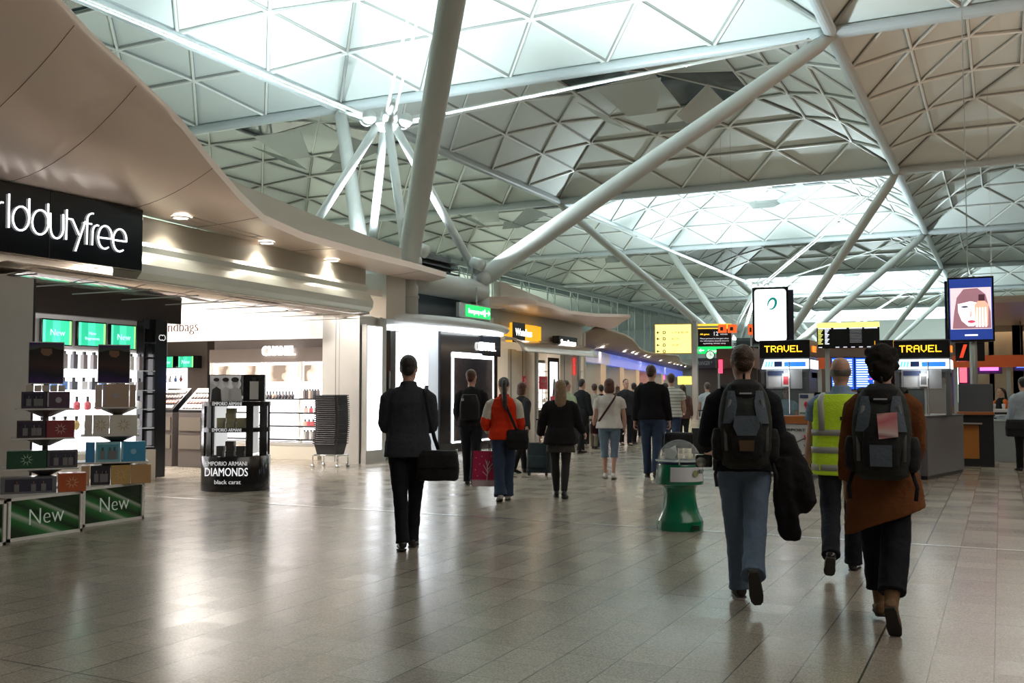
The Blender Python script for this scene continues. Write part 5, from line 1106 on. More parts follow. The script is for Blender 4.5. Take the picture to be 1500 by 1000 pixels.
# right hand bar and hall beyond the kiosks
OY = 30.0
ox0, ox1 = XY(1190, OY), XY(1560, OY)
t = thing('orange_beam', 'long orange beam over the cafe behind the kiosks', 'beam', (ox0, OY, 2.12)); MB().bx((0, 0, 0), (ox1 - ox0, .3, .32)).build('beam', mat('beam_orange', (.55, .10, .03), .4, emit=(.6, .1, .02), estr=.15), t)
for px in (1200, 1300, 1400, 1478, 1550):
    x = XY(px, OY) - ox0; MB().bx((x - .05, .1, -2.12), (x + .05, .2, 0)).build('post', M_greysteel, t)
for px, w_, lab in ((1475, 1.0, 'cream column of the cafe right of the portrait screen'), (1440, .7, 'cream column of the cafe just right of the screen pole'), (1500, .6, 'cream column of the cafe at the right edge')):
    x = XY(px, 36); s = thing('cream_column', lab, 'pillar', (x, 36, 0)); MB().bx((-w_ / 2, 0, 0), (w_ / 2, w_, 3.8)).build('shaft', mat('column_cream', (.42, .34, .24), .6), s); MB().bx((-w_ / 2 - .04, -.04, 0), (w_ / 2 + .04, w_ + .04, .15)).build('plinth', M_dark, s)
struct('wall_cafe_back', MB().bx((XY(1195, 44), 44, 0), (XY(1600, 44), 44.3, 3.6)), mat('cafe_wall', (.13, .09, .07), .6))
struct('ceiling_cafe', MB().bx((XY(1400, 32), 32, 3.6), (XY(1640, 32), 46, 3.9)).bx((XY(1452, 26), 26, 3.55), (XY(1640, 26), 34, 3.7)), mat('cafe_ceiling', (.42, .33, .26), .4, .3))
p = at(1468, 495, 3.60); downlight(p, 'bright recessed downlight in the cafe ceiling at the right edge', None, 150, .14)
lamp('AREA', 'cafe_light', (XY(1470, 38), 38, 3.4), 160, (1, .75, .5), (0, 0, 0), 6, 5)
bx0 = XY(1438, 25.5)
t = thing('bar_counter', 'white topped bar counter with dark front at the right edge', 'counter', (bx0, 25.5, 0)); MB().bx((0, 0, 0), (5.5, .6, .98)).build('front', mat('bar_dark', (.05, .045, .045), .4), t); MB().bx((-.05, -.1, .98), (5.5, .7, 1.05)).build('top', mat('bar_top', (.62, .60, .60), .25), t, bevel=.01)
for k, (u, col_, lab) in enumerate(((.25, (.6, .6, .6), 'white cup on the bar counter, leftmost'), (.45, (.75, .75, .75), 'white cup on the bar counter beside the teal bottle'), (.95, (.1, .45, .5), 'teal drink bottle standing on the bar counter'), (.85, (.75, .8, .85), 'pale water bottle standing on the bar counter'))):
    o = MB().lathe([(.03, 0), (.04, .1), (.038, .12), (.03, .12)] if k < 2 else [(.035, 0), (.035, .2), (.015, .27), (.015, .32), (.002, .32)], 14).build('cup' if k < 2 else 'drink_bottle', mat('drink_%d' % k, col_, .2), None, True); o.location = (bx0 + u, 25.7, 1.05); tag(o, lab, 'cup' if k < 2 else 'bottle')
for px, py, m, w_, h_, lab in ((1449, 539, glow('neon_pink', (1, .12, .55), 3), .5, .14, 'pink neon sign on the cafe wall'), (1496, 533, glow('neon_blue', (.1, .25, 1), 3), .25, .2, 'blue lit spot sign at the right edge of the cafe'), (1411, 548, glow('neon_red', (1, .1, .15), 2), .2, .5, 'small red lit sign between the screens'), (1402, 560, glow('tube_white', (.8, 1, .95), 2.5), .08, 1.2, 'vertical white light tube left of the screen pole')):
    c = atY(px, py, 33); s = thing('cafe_sign', lab, 'sign', (c.x, 33, c.z)); MB().bx((-w_ / 2 - .1, .04, -h_ / 2 - .1), (w_ / 2 + .1, .12, h_ / 2 + .1)).build('backing', mat('violet_back', (.10, .05, .22), .5), s); MB().bx((-w_ / 2, 0, -h_ / 2), (w_ / 2, .04, h_ / 2)).build('tube', m, s)
    MB().tube((0, .08, h_ / 2 + .1), (0, .08, 3.55 - c.z), .012, n=6).build('hanger', M_dark, s)
for k, px in enumerate((1402, 1440, 1478)):
    c = at(px, 640); s = thing('cafe_chair', 'dark cafe chair at the right, %s from the screen pole' % ['first', 'second', 'third'][k], 'chair', (XY(px, 27.5), 27.5, 0), k * .8)
    MB().bx((-.21, -.21, .44), (.21, .21, .48)).build('seat', M_dark, s, bevel=.01); MB().bx((-.2, .19, .5), (.2, .22, .9)).build('backrest', M_dark, s, bevel=.01)
    for a in (-.18, .18):
        for b_ in (-.18, .18): MB().tube((a, b_, 0), (a, b_, .45), .014, n=6).build('leg', M_steel, s)
# dark mass of far units closing the hall on the right of the axis
for k, (x0, x1, y, h, lab) in enumerate([(-9, 2, 72, 3.6, 'low dark block of units in the far middle of the hall'), (4, 30, 60, 3.4, 'low dark block of units far behind the cafe'), (-20, -8, 96, 3.4, 'low dark block of units at the far end of the walkway')]):
    s = thing('distant_block', lab, 'building', (x0, y, 0)); MB().bx((0, 0, 0), (x1 - x0, 6, h)).build('walls', mat('block_dim', (.12, .09, .075), .6), s); MB().bx((-.3, -.4, h), (x1 - x0 + .3, 6.4, h + .3)).build('roof', mat('block_roof', (.25, .24, .23), .5), s)
    for q in range(int((x1 - x0) / 3)): MB().bx((.4 + q * 3, -.05, 1.0 + .5 * (q % 2)), (1.8 + q * 3, 0, 2.2)).build('lit_window', [glow('win_warm', (1, .6, .3), .9), glow('win_cool', (.6, .8, 1), .8), M_black][q % 3], s)

# ------------------------------------------------------------------ green collection bin
p = at(996, 779); t = thing('collection_bin', 'green waisted collection bin with clear dome in the middle of the floor', 'bin', (p.x - math.sin(YAW - .16) * .24, p.y + math.cos(YAW - .16) * .24, 0), YAW - .16)
M_green = mat('bin_green', (.0, .16, .075), .25, coat=.4)
MB().lathe([(.02, 0), (.246, 0), (.248, .085), (.240, .105), (.215, .15), (.19, .22), (.175, .30), (.168, .37), (.172, .43), (.185, .465), (.205, .475), (.252, .480), (.256, .50), (.235, .67), (.228, .69), (.02, .69)], 40).build('body', M_green, t, True).modifiers.new('e', 'EDGE_SPLIT').split_angle = .9
MB().lathe([(.02, .69), (.222, .69), (.222, .715), (.02, .715)], 32).build('blue_collar', mat('bin_blue', (.02, .03, .14), .4), t, True)
MB().lathe([(.222, .712), (.252, .716), (.252, .730), (.215, .730)], 40, closed=False).build('rim', mat('rim_clear', (.55, .62, .60), .15, alpha=.75), t, True)
dm = MB().lathe([(.222 * math.cos(a * PI / 24), .728 + .215 * math.sin(a * PI / 24)) for a in range(0, 12)] + [(.004, .943)], 36, closed=False); dome = dm.build('clear_dome', mat('dome_clear', (.9, .95, .95), .02, alpha=.16, spec=1.0), t, True)
b = MB(); b.lathe([(.243, .515), (.234, .665)], 14, a0=-1.95, a1=-.35, closed=False); b.v = [(x * 1.065, y * 1.065, z) for x, y, z in b.v]; b.build('white_label', mat('label_white', (.66, .68, .74), .5), t, True)
b = MB(); b.lathe([(.002, 0), (.035, 0), (.035, .004), (.002, .004)], 16); b.build('round_emblem', mat('emblem_olive', (.30, .36, .16), .5), t, loc=(.165, -.205, .60), rot=(R90, 0, .70)); text('HELP', .06, mat('emblem_grey', (.10, .14, .12), .5), t, (.220, -.160, .60), .85, width=.09)
MB().bx((.13, -.252, .02), (.20, -.225, .07)).build('foot_notch', mat('notch_dark', (.01, .05, .03), .5), t); MB().tube((.0, -.250, .69), (.0, -.250, .76), .008, n=6).build('latch', M_steel, t)
q = MB(); q.add([(-.15, -.02, .75), (-.04, -.05, .735), (-.01, -.03, .80), (-.10, .0, .85), (-.17, .02, .84), (-.05, .04, .88)], [(0, 1, 2, 3), (0, 3, 4), (3, 2, 5)]); q2 = MB()
tag(q.build('folded_banknote', mat('note_paper', (.45, .50, .47), .5), None), 'crumpled pale note lying inside the clear dome of the green bin', 'paper'); C.objects[-1].location = t.location

# ================================================================== PEOPLE
BAKE = []
def finish(o, vox, disp=0, dscale=.12, smooth=3):
    m = o.modifiers.new('r', 'REMESH'); m.mode = 'VOXEL'; m.voxel_size = vox; m.use_smooth_shade = True
    s = o.modifiers.new('s', 'SMOOTH'); s.factor = .5; s.iterations = smooth
    if disp:
        tx = bpy.data.textures.get('fold%.2f' % dscale)
        if not tx: tx = bpy.data.textures.new('fold%.2f' % dscale, 'CLOUDS'); tx.noise_scale = dscale; tx.noise_depth = 2
        d = o.modifiers.new('d', 'DISPLACE'); d.texture = tx; d.strength = disp; d.mid_level = .5; d.texture_coords = 'LOCAL'
    BAKE.append(o); return o
SKIN = mat('skin', (.52, .30, .22), .5, var=.08, vscale=12); SKIN2 = mat('skin_dark', (.36, .19, .13), .5, var=.08, vscale=12)
HB = mat('hair_black', (.018, .014, .012), .45, bump=.8, bscale=90); HBR = mat('hair_brown', (.055, .026, .014), .45, bump=.8, bscale=90); HBL = mat('hair_blonde', (.25, .16, .085), .45, bump=.8, bscale=90, var=.4, vscale=30); HG = mat('hair_grey', (.10, .085, .075), .5)
HRB = mat('hair_redbrown', (.09, .032, .018), .45, bump=.8, bscale=90)
def sring(z, cx, cy, rx, ry, n=20, e=1.0, dz=None):
    r = []
    for k in range(n):
        a = 2 * PI * k / n; c, s = math.cos(a), math.sin(a)
        x = cx + rx * math.copysign(abs(c) ** e, c); y = cy + ry * math.copysign(abs(s) ** e, s)
        r.append(Vector((x, y, z + (dz(x) if dz else 0))))
    return r
def person(label, px, py, H, rel=0, L=(8, 4, 0), R=(-8, 6, 0), aL=(5, 8, 12, 0), aR=(5, 8, 12, 0), lean=2, wide=1.0, head=(0, 0), near=False, twist=0,
           top=None, sleeve=1.0, hem=.80, bulk=.02, tmat=None, smat=None, legs='trousers', lmat=None, lw=1.0, ll=1.0, shoe=None, hair='short', hmat=HB, skin=SKIN, zfloor=0, pos=None, fist=(35, 35), group=None, collar=False, spread=.0, cut=0, hemdz=None, flare=0, boot=0):
    s = H / 1.75; P0 = pos if pos is not None else at(px, py)
    ray_ang = YAW - math.atan((px - 750) / FPX); hd = ray_ang - rel * D2R
    lo, hips = {}, {}
    fz = 9
    for sd, (h, k, fp) in ((-1, L), (1, R)):
        h, k, fp = h * D2R, k * D2R, fp * D2R
        hp = Vector((sd * .088 * wide, 0, 0)); kn = hp + Vector((sd * (-.03 + spread), math.sin(h), -math.cos(h))).normalized() * .43
        an = kn + Vector((sd * (-.04 + spread), math.sin(h - k), -math.cos(h - k))) * .40
        td = Vector((sd * .12, math.cos(fp), math.sin(fp))).normalized(); dn = Vector((0, math.sin(fp), -math.cos(fp)))
        toe = an + td * .17 + dn * .06; heel = an - td * .05 + dn * .075
        lo[sd] = (hp, kn, an, toe, heel, td, dn); fz = min(fz, toe.z - .022, heel.z - .012)
    hz = -fz; dz = hz - .92 + zfloor / s
    def UT(p, k=1):               # lean of everything above the hips
        p = Vector(p); q = Matrix.Rotation(-lean * D2R, 3, 'X') @ (p - Vector((0, 0, .95))); q = Matrix.Rotation(twist * D2R * min(1, max(0, (p.z - .95) / .4)), 3, 'Z') @ q
        return (q + Vector((0, 0, .95 + dz))) * s
    hR = Matrix.Rotation(head[0] * D2R, 3, 'Z') @ Matrix.Rotation(head[1] * D2R, 3, 'X')
    def HT(p): return UT(hR @ (Vector(p) - Vector((0, 0, 1.53))) + Vector((0, 0, 1.53)))
    def LT(p): return (Vector(p) + Vector((0, 0, hz + zfloor / s))) * s
    def rings(tab, f, add=0, n=20, w_=wide): return [[f(v) for v in sring(z, 0, cy, (rx * w_ + add), ry * (w_ * .5 + .5) + add, n, .85)] for z, rx, ry, cy in tab]
    TOR = [(.84, .12, .09, 0), (.90, .155, .112, -.008), (.97, .162, .115, -.01), (1.04, .148, .104, 0), (1.12, .142, .098, .005), (1.22, .155, .108, .006), (1.32, .166, .112, 0), (1.39, .160, .100, -.006), (1.435, .128, .080, -.010), (1.465, .095, .066, -.010)]
    b = MB(); b.loft(rings(TOR, UT))
    b.loft([[UT(v) for v in sring(z, 0, cy, rx, ry, 16)] for z, rx, ry, cy in ((1.42, .075, .066, -.012), (1.48, .057, .057, -.006), (1.53, .052, .055, .002), (1.58, .05, .055, .008))])
    b.loft([[HT(v) for v in sring(z, 0, cy, rx, ry, 20)] for z, rx, ry, cy in ((1.512, .022, .025, .060), (1.525, .042, .048, .045), (1.55, .058, .072, .026), (1.585, .066, .088, .012), (1.625, .071, .094, .006), (1.665, .075, .097, .0), (1.70, .071, .090, -.003), (1.728, .056, .070, -.006), (1.748, .022, .028, -.008))])
    b.path([HT((0, .098, 1.655)), HT((0, .108, 1.63)), HT((0, .118, 1.605)), HT((0, .098, 1.598))], [.007 * s, .009 * s, .013 * s, .008 * s], 8)
    for sd in (-1, 1):
        b.loft([[HT(v) for v in sring(z, sd * .074, -.002, rx, ry, 8)] for z, rx, ry in ((1.60, .004, .008), (1.615, .009, .014), (1.64, .012, .019), (1.658, .009, .015), (1.664, .003, .006))])
        b.path([HT((sd * .045, .085, 1.655)), HT((sd * .022, .097, 1.658))], [.007 * s, .009 * s], 8)
    b.path([HT((-.022, .092, 1.565)), HT((0, .102, 1.566)), HT((.022, .092, 1.565))], [.005 * s, .010 * s, .005 * s], 8)
    hands = {}; arms = {}
    for sd, (f, a, e, inw), fi in ((-1, aL, fist[0]), (1, aR, fist[1])):
        f, a, e, inw = [v * D2R for v in (f, a, e, inw)]
        sh = Vector((sd * .176 * wide, -.005, 1.385)); ud = Vector((sd * math.sin(a), math.sin(f) * math.cos(a), -math.cos(f) * math.cos(a)))
        el_ = sh + ud * .285; fd = Vector((sd * math.sin(a - inw), math.sin(f + e) * math.cos(a - inw), -math.cos(f + e) * math.cos(a - inw))); wr = el_ + fd * .245
        arms[sd] = (sh, ud, el_, fd, wr)
        S = [UT((sd * .12 * wide, 0, 1.40)), UT(sh + Vector((-sd * .012, 0, -.006))), UT(sh + ud * .10), UT(el_ - ud * .03), UT(el_ + fd * .02), UT(el_ + fd * .09), UT(wr)]
        b.path(S, [.036 * s, .044 * s, .045 * s, .041 * s, .040 * s, .040 * s, .027 * s], 12)
        nrm = (Vector((-sd, 0, 0)) - fd * (-sd * fd.x)).normalized(); bb_ = fd.cross(nrm).normalized()
        if bb_.y < 0 and abs(bb_.y) > .3: bb_ = -bb_
        elif bb_.z < 0 and abs(bb_.y) <= .3: bb_ = -bb_
        pl = []
        for u, wA, tB in ((-.01, .024, .020), (.03, .034, .017), (.07, .041, .015), (.092, .039, .012)):
            c_ = wr + fd * u; pl.append([UT(c_ + bb_ * (math.cos(2 * PI * k / 12) * wA) + nrm * (math.sin(2 * PI * k / 12) * tB)) for k in range(12)])
        b.loft(pl); c1 = fi * D2R
        for i, ln in enumerate((.066, .078, .082, .074)):
            o_ = wr + fd * .085 + bb_ * (-.030 + .020 * i); d1 = fd * math.cos(c1 * .5) + nrm * math.sin(c1 * .5); d2 = fd * math.cos(c1 * 1.4) + nrm * math.sin(c1 * 1.4); d3 = fd * math.cos(c1 * 2.0) + nrm * math.sin(c1 * 2.0)
            p1_ = o_ + d1 * ln * .48; p2_ = p1_ + d2 * ln * .30; p3_ = p2_ + d3 * ln * .24
            b.path([UT(o_), UT(p1_), UT(p2_), UT(p3_)], [.0098 * s, .0092 * s, .0085 * s, .006 * s], 8)
        o_ = wr + fd * .022 + bb_ * .030; d1 = (fd * .75 + bb_ * .50 + nrm * .35).normalized(); d2 = (fd * .85 + bb_ * .1 + nrm * (.3 + c1 * .5)).normalized()
        b.path([UT(o_), UT(o_ + d1 * .038), UT(o_ + d1 * .038 + d2 * .032), UT(o_ + d1 * .038 + d2 * .052)], [.014 * s, .0115 * s, .010 * s, .007 * s], 8)
        hands[sd] = UT(wr + fd * .095 + nrm * .02)
    for sd in (-1, 1):
        hp, kn, an, toe, heel, td, dn = lo[sd]
        thd = (kn - hp).normalized(); shd = (an - kn).normalized()
        b.path([LT(hp + Vector((0, -.01, .04))), LT(hp + thd * .08), LT(hp + thd * .25), LT(kn - thd * .03), LT(kn + shd * .05), LT(kn + shd * .14 - Vector((0, .006, 0))), LT(kn + shd * .28), LT(an)], [.075 * s, .084 * s, .070 * s, .054 * s, .048 * s, .047 * s, .036 * s, .033 * s], 14)
        b.path([LT(an), LT(an + dn * .035), LT(an + dn * .045 + td * .07), LT(toe - td * .01)], [.034 * s, (.036 * s, .036 * s), (.040 * s, .026 * s), (.030 * s, .014 * s)], 12, ref=(1, 0, 0))
    body = b.build('person', skin, None, True); body.location = (P0.x, P0.y, 0); body.rotation_euler = (0, 0, hd); tag(body, label, 'person', group); finish(body, .0065 if near else .010, 0, smooth=2)
    V = .009 if near else .013
    def part(nm, mb, m, disp=.0, vox=None, dsc=.12, sm=3): return finish(mb.build(nm, m, body, True), vox or V, disp, dsc, sm)
    for sd in (-1, 1):
        q = MB().ball(HT((sd * .030, .088, 1.638)), .011 * s, 10, 6); q.build('eye', mat('eye_dark', (.05, .04, .04), .2), body, True)
    # lower garment
    if legs in ('trousers', 'shorts'):
        q = MB(); q.loft(rings([(.82, .10, .085, 0), (.88, .158, .115, -.008), (.96, .168, .122, -.012), (1.03, .155, .112, -.002)], UT, .012))
        for sd in (-1, 1):
            hp, kn, an, toe, heel, td, dn = lo[sd]; thd = (kn - hp).normalized(); shd = (an - kn).normalized()
            pts = [LT(hp + Vector((0, -.012, .05))), LT(hp + thd * .10), LT(hp + thd * .26), LT(kn - thd * .02), LT(kn + shd * .06 - Vector((0, .004, 0))), LT(kn + shd * .22)]; rr = [.088, .098, .084, .070 * lw, .066 * lw, .062 * lw]
            if legs == 'trousers': pts += [LT(an - shd * cut), LT(an + shd * (.035 - cut))]; rr += [.060 * lw * ll, .064 * lw * ll]
            else: pts = pts[:5] + [LT(kn + shd * .12)]; rr = rr[:5] + [.074]
            q.path(pts, [r * s for r in rr], 16)
        part(legs, q, lmat, .016 if near else .012, dsc=.10)
    elif legs == 'skirt':
        q = MB(); zs = [(1.03, .150, .11), (.95, .170, .125), (.85, .185, .14), (.74, .20, .155), (.68, .205, .16)]
        q.loft([[(Vector(v) + Vector((0, 0, dz))) * s for v in sring(z, 0, 0, rx * wide, ry, 20)] for z, rx, ry in zs]); part('skirt', q, lmat, .02, dsc=.07)
        q = MB()
        for sd in (-1, 1):
            hp, kn, an, toe, heel, td, dn = lo[sd]; thd = (kn - hp).normalized(); shd = (an - kn).normalized()
            q = MB().path([LT(hp + thd * .1), LT(hp + thd * .25), LT(kn), LT(kn + shd * .14), LT(kn + shd * .30), LT(an)], [.086 * s, .080 * s, .064 * s, .068 * s, .054 * s, .048 * s], 14); part('legging', q, mat('legging', (.012, .012, .014), .7))
    # shoes
    for sd in (-1, 1):
        hp, kn, an, toe, heel, td, dn = lo[sd]
        q = MB(); X_ = td.cross(dn).normalized()
        def fr(u, v, wx, hy, n=14): c_ = an + td * u + dn * v; return [LT(c_ + X_ * (math.cos(2 * PI * k / n) * wx) + dn * (math.sin(2 * PI * k / n) * hy)) for k in range(n)]
        q.loft([fr(-.062, .055, .020, .022), fr(-.05, .045, .036, .040), fr(-.01, .040, .040, .046), fr(.04, .048, .041, .038), (fr(.10, .060, .046, .026)), fr(.15, .064, .042, .021), fr(.185, .068, .024, .013)])
        shd = (an - kn).normalized(); q.path([LT(an - shd * (boot * .4 + .01)), LT(an + dn * .03)], [(.050 if boot else .036) * s, .040 * s], 12)
        o = part('shoe' if not boot else 'boot', q, shoe or mat('shoe_black', (.02, .018, .018), .35), 0, vox=.008)
        q = MB(); q.loft([[LT(an + td * u + dn * .083 + X_ * (x_ * wd) + dn * dd) for x_, dd in ((-1, 0), (1, 0), (1, .012), (-1, .012))] for u, wd in ((-.06, .026), (-.03, .036), (.05, .036), (.11, .044), (.16, .038), (.185, .02))]); q.build('sole', mat('sole_dark', (.03, .028, .026), .7), o)
    # upper garment
    if top:
        bk = bulk; T2 = [r for r in TOR if r[0] >= 1.0]; zs = []
        z = hem; tab = []
        low = [(z, .172 + flare, .128 + flare * .6, -.008)] + ([(.90, .172 + flare * .5, .126, -.010)] if hem < .86 else []) + ([(.97, .170, .122, -.008)] if hem < .93 else [])
        tab = low + T2
        q = MB(); rg = []
        for i, (z, rx, ry, cy) in enumerate(tab):
            rg.append([UT(v) for v in sring(z, 0, cy, rx * wide + bk * (1 if z < 1.36 else .45) + (.012 if z < 1.2 else 0), ry * (wide * .5 + .5) + bk * (1 if z < 1.36 else .6), 24, .92, dz=(hemdz if i == 0 else None))])
        q.loft(rg); q.path([UT((0, -.012, 1.43)), UT((0, -.006, 1.49 + (.025 if collar else 0)))], [(.078 + bk * .5) * s, (.064 + (.008 if collar else 0)) * s], 16)
        qs = q if not smat else None
        for sd in (-1, 1):
            sh, ud, el_, fd, wr = arms[sd]; qq = q if not smat else MB(); e_ = bk * .9
            pts = [UT((sd * .09 * wide, -.005, 1.40)), UT(sh + Vector((-sd * .035, 0, .008))), UT(sh + ud * .03), UT(sh + ud * .10), UT(sh + ud * .16)]; rr = [.035 + e_ * .5, .052 + e_ * .6, .056 + e_ * .85, .055 + e_, .053 + e_]
            if sleeve >= .9: pts += [UT(el_ - ud * .03), UT(el_ + fd * .03), UT(el_ + fd * .12), UT(wr + fd * (.0 - .02 + .02 * (sleeve - 1)))]; rr += [.048 + e_, .047 + e_, .043 + e_, .036 + e_ * .8]
            qq.path(pts, [r * s for r in rr], 14)
            if smat: part('sleeve', qq, smat if not isinstance(smat, tuple) else smat[0], .012, dsc=.08)
        part(top, q, tmat, .016 if near else .012, dsc=.11)
    # hair
    if hair:
        q = MB()
        def hb(c_, r_, n=16): q.loft([[HT((c_[0] + r_[0] * math.sin(PI * i / 9) * math.cos(2 * PI * k / n), c_[1] + r_[1] * math.sin(PI * i / 9) * math.sin(2 * PI * k / n), c_[2] - r_[2] * math.cos(PI * i / 9))) for k in range(n)] for i in (.15, 1, 2, 3, 4, 5, 6, 7, 8, 8.85)])
        if hair == 'short': hb((0, -.016, 1.672), (.082, .098, .090)); hb((0, -.05, 1.62), (.066, .055, .06))
        elif hair == 'fringe':
            for k in range(11): 
                a = (195 + k * 15) * D2R; hb((.072 * math.cos(a), .078 * math.sin(a) - .002, 1.625), (.012, .018, .036), 8)
        elif hair == 'curly': hb((0, -.02, 1.675), (.093, .108, .097)); hb((0, -.05, 1.60), (.083, .070, .085)); [hb((.080 * math.cos(k * 1.1), -.02 + .09 * math.sin(k * 1.1), 1.62 + .03 * (k % 4)), (.03, .03, .03), 8) for k in range(12)]
        elif hair == 'bob':
            hb((0, -.018, 1.670), (.092, .102, .096)); q.loft([[HT(v) for v in sring(z, 0, cy, rx, ry, 16)] for z, rx, ry, cy in ((1.50, .070, .045, -.045), (1.53, .092, .07, -.035), (1.60, .096, .085, -.030), (1.68, .088, .090, -.02))])
        elif hair == 'long':
            hb((0, -.018, 1.672), (.090, .102, .094)); q.loft([[HT(v) for v in sring(z, 0, cy, rx, ry, 16)] for z, rx, ry, cy in ((1.34, .045, .022, -.115), (1.40, .085, .035, -.11), (1.48, .092, .048, -.085), (1.56, .092, .070, -.045), (1.66, .088, .088, -.025))])
        elif hair == 'ponytail':
            hb((0, -.016, 1.670), (.080, .098, .088)); q.path([HT((0, -.09, 1.69)), HT((0, -.125, 1.66)), UT((.0, -.145, 1.56)), UT((.005, -.165, 1.44)), UT((.01, -.165, 1.34)), UT((.02, -.16, 1.27))], [.03 * s, .035 * s, .038 * s, .040 * s, .032 * s, .010 * s], 10)
            q.ball(HT((0, -.108, 1.69)), .028 * s)
        part('hair', q, hmat, .014 if hair in ('long', 'curly', 'bob', 'ponytail') else .006, vox=.008 if near else .010, dsc=.03)
    M_ = Matrix.Translation((P0.x, P0.y, 0)) @ Matrix.Rotation(hd, 4, 'Z')
    return dict(o=body, M=M_, hd=hd, s=s, UT=UT, LT=LT, HT=HT, hands=hands, arms=arms, dz=dz, P0=P0)
def held(p, name, label, cat, local, rz=0, group=None):
    w_ = p['M'] @ Vector(local); return thing(name, label, cat, w_, p['hd'] + rz, group)
BB = cloth('bag_black', (.014, .014, .016), .6); JEAN = cloth('denim', (.13, .185, .27), .85, 120); JEAN2 = cloth('denim_dark', (.035, .055, .10), .85, 120); BLK = cloth('black', (.013, .013, .015), .85); CHAR = cloth('charcoal', (.032, .034, .040), .85)
def strap(p, t, pts, w_, m, name='strap'):
    org = p['M'].inverted() @ t.location; q = MB(); q.path([Vector(v) - org for v in pts], [(w_, .005)] * len(pts), 8, ref=(1, 0, 0)); return q.build(name, m, t, True)
def backpack(p, label, kind):
    UT = p['UT']; s = p['s']; base = UT((0, -.20, .93)) if kind == 0 else UT((0, -.21, .92)); t = held(p, 'backpack', label, 'backpack', base)
    inv = base
    def G(v): return UT(v) - inv
    GRY = cloth('pack_grey', (.10, .125, .155), .7); OLV = cloth('pack_olive', (.030, .034, .032), .7); PB = cloth('pack_black', (.018, .018, .020), .7)
    q = MB(); q.loft([[G(v) for v in sring(z, 0, cy, rx, ry, 24, .6)] for z, rx, ry, cy in ((.90, .10, .07, -.20), (.93, .155, .11, -.215), (1.05, .172, .125, -.235), (1.20, .175, .125, -.235), (1.32, .168, .115, -.225), (1.42, .14, .095, -.21), (1.48, .10, .06, -.195))]); finish(q.build('main_bag', OLV, t, True), .010, .012, .09)
    q = MB(); q.loft([[G(v) for v in sring(z, 0, cy, rx, ry, 20, .6)] for z, rx, ry, cy in ((.96, .08, .03, -.33), (.99, .105, .05, -.34), (1.10, .112, .058, -.345), (1.20, .105, .05, -.34), (1.25, .07, .03, -.33))]); finish(q.build('front_pocket', PB, t, True), .009, .008, .07)
    BT = ((.90, .10, .07, -.20), (.93, .155, .11, -.215), (1.05, .172, .125, -.235), (1.20, .175, .125, -.235), (1.32, .168, .115, -.225), (1.42, .14, .095, -.21), (1.48, .10, .06, -.195))
    def by(x, z):
        for a, c in zip(BT, BT[1:]):
            if a[0] <= z <= c[0]: k = (z - a[0]) / (c[0] - a[0]); rx, ry, cy = [a[i] + (c[i] - a[i]) * k for i in (1, 2, 3)]; break
        return cy - ry * max(.05, 1 - min(1, abs(x) / rx) ** 3.33) ** .3 - .004
    for sd in (-1, 1):
        q = MB(); q.loft([[G(v) for v in sring(z, sd * .175, -.225, rx, ry, 14, .7)] for z, rx, ry in ((.95, .02, .04), (.98, .045, .07), (1.10, .05, .075), (1.17, .035, .06))]); finish(q.build('side_pocket', PB, t, True), .010, .008, .07)
        q = MB(); q.path([G((sd * .10, -.10, 1.44)), G((sd * .125, -.03, 1.475)), G((sd * .13, .06, 1.44)), G((sd * .14, .13, 1.32)), G((sd * .165, .12, 1.18)), G((sd * .19, .02, 1.06)), G((sd * .17, -.12, 1.0))], [(.028, .010)] * 7, 10, ref=(1, 0, 0)); q.build('shoulder_strap', PB, t, True)
        # upper grey wing
        q = MB(); rws = []
        for k in range(7):
            z = 1.20 + .22 * k / 6; xa = .075 - .035 * k / 6 if k < 4 else .05 + .02 * (k - 3) / 3; xb = .15 - .035 * k / 6
            rws.append([G((sd * (xa + (xb - xa) * u / 5), by(xa + (xb - xa) * u / 5, z) - .006, z)) for u in range(6)])
        q.sheet(rws, 0); q.sheet([[v + Vector((0, .012, 0)) for v in r_] for r_ in rws]); q.build('grey_wing', GRY, t, True)
        q = MB(); q.path([G((sd * .10, -.34, 1.36)), G((sd * .135, -.33, 1.2)), G((sd * .13, -.36, 1.02))], [(.011, .004)] * 3, 8, ref=(1, 0, 0)); q.build('compression_strap', mat('strap_grey', (.12, .13, .13), .6), t, True)
        q = MB(); q.path([G((sd * .17, -.20, .96)), G((sd * .20, -.22, .86)), G((sd * .19, -.24, .78))], [(.012, .003)] * 3, 8, ref=(1, 0, 0)); q.build('loose_strap', PB, t, True)
    q = MB(); q.loft([[G(v) for v in sring(z, 0, cy, rx, ry, 18, .6)] for z, rx, ry, cy in ((1.36, .05, .05, -.27), (1.39, .085, .075, -.255), (1.46, .105, .085, -.23), (1.50, .07, .06, -.21))]); finish(q.build('top_lid', PB, t, True), .009, .006, .07)
    q = MB(); q.path([G((0, -.20, 1.50)), G((0, -.22, 1.54)), G((0, -.15, 1.54)), G((0, -.13, 1.50))], .008, 8); q.build('grab_loop', PB, t, True)
    q = MB(); pts = [(-.075, 1.25), (.075, 1.25), (.085, 1.18), (.06, 1.12), (-.06, 1.12), (-.085, 1.18)] if kind == 0 else [(-.065, 1.12), (.065, 1.12), (.062, .99), (-.062, .99)]
    yy_ = -.405; q.add([G((x, yy_, z)) for x, z in pts] + [G((x, yy_ + .03, z)) for x, z in pts], [tuple(range(len(pts))), tuple(range(len(pts), 2 * len(pts)))[::-1]] + [(i, len(pts) + i, len(pts) + (i + 1) % len(pts), (i + 1) % len(pts)) for i in range(len(pts))]); q.build('grey_panel', GRY, t)
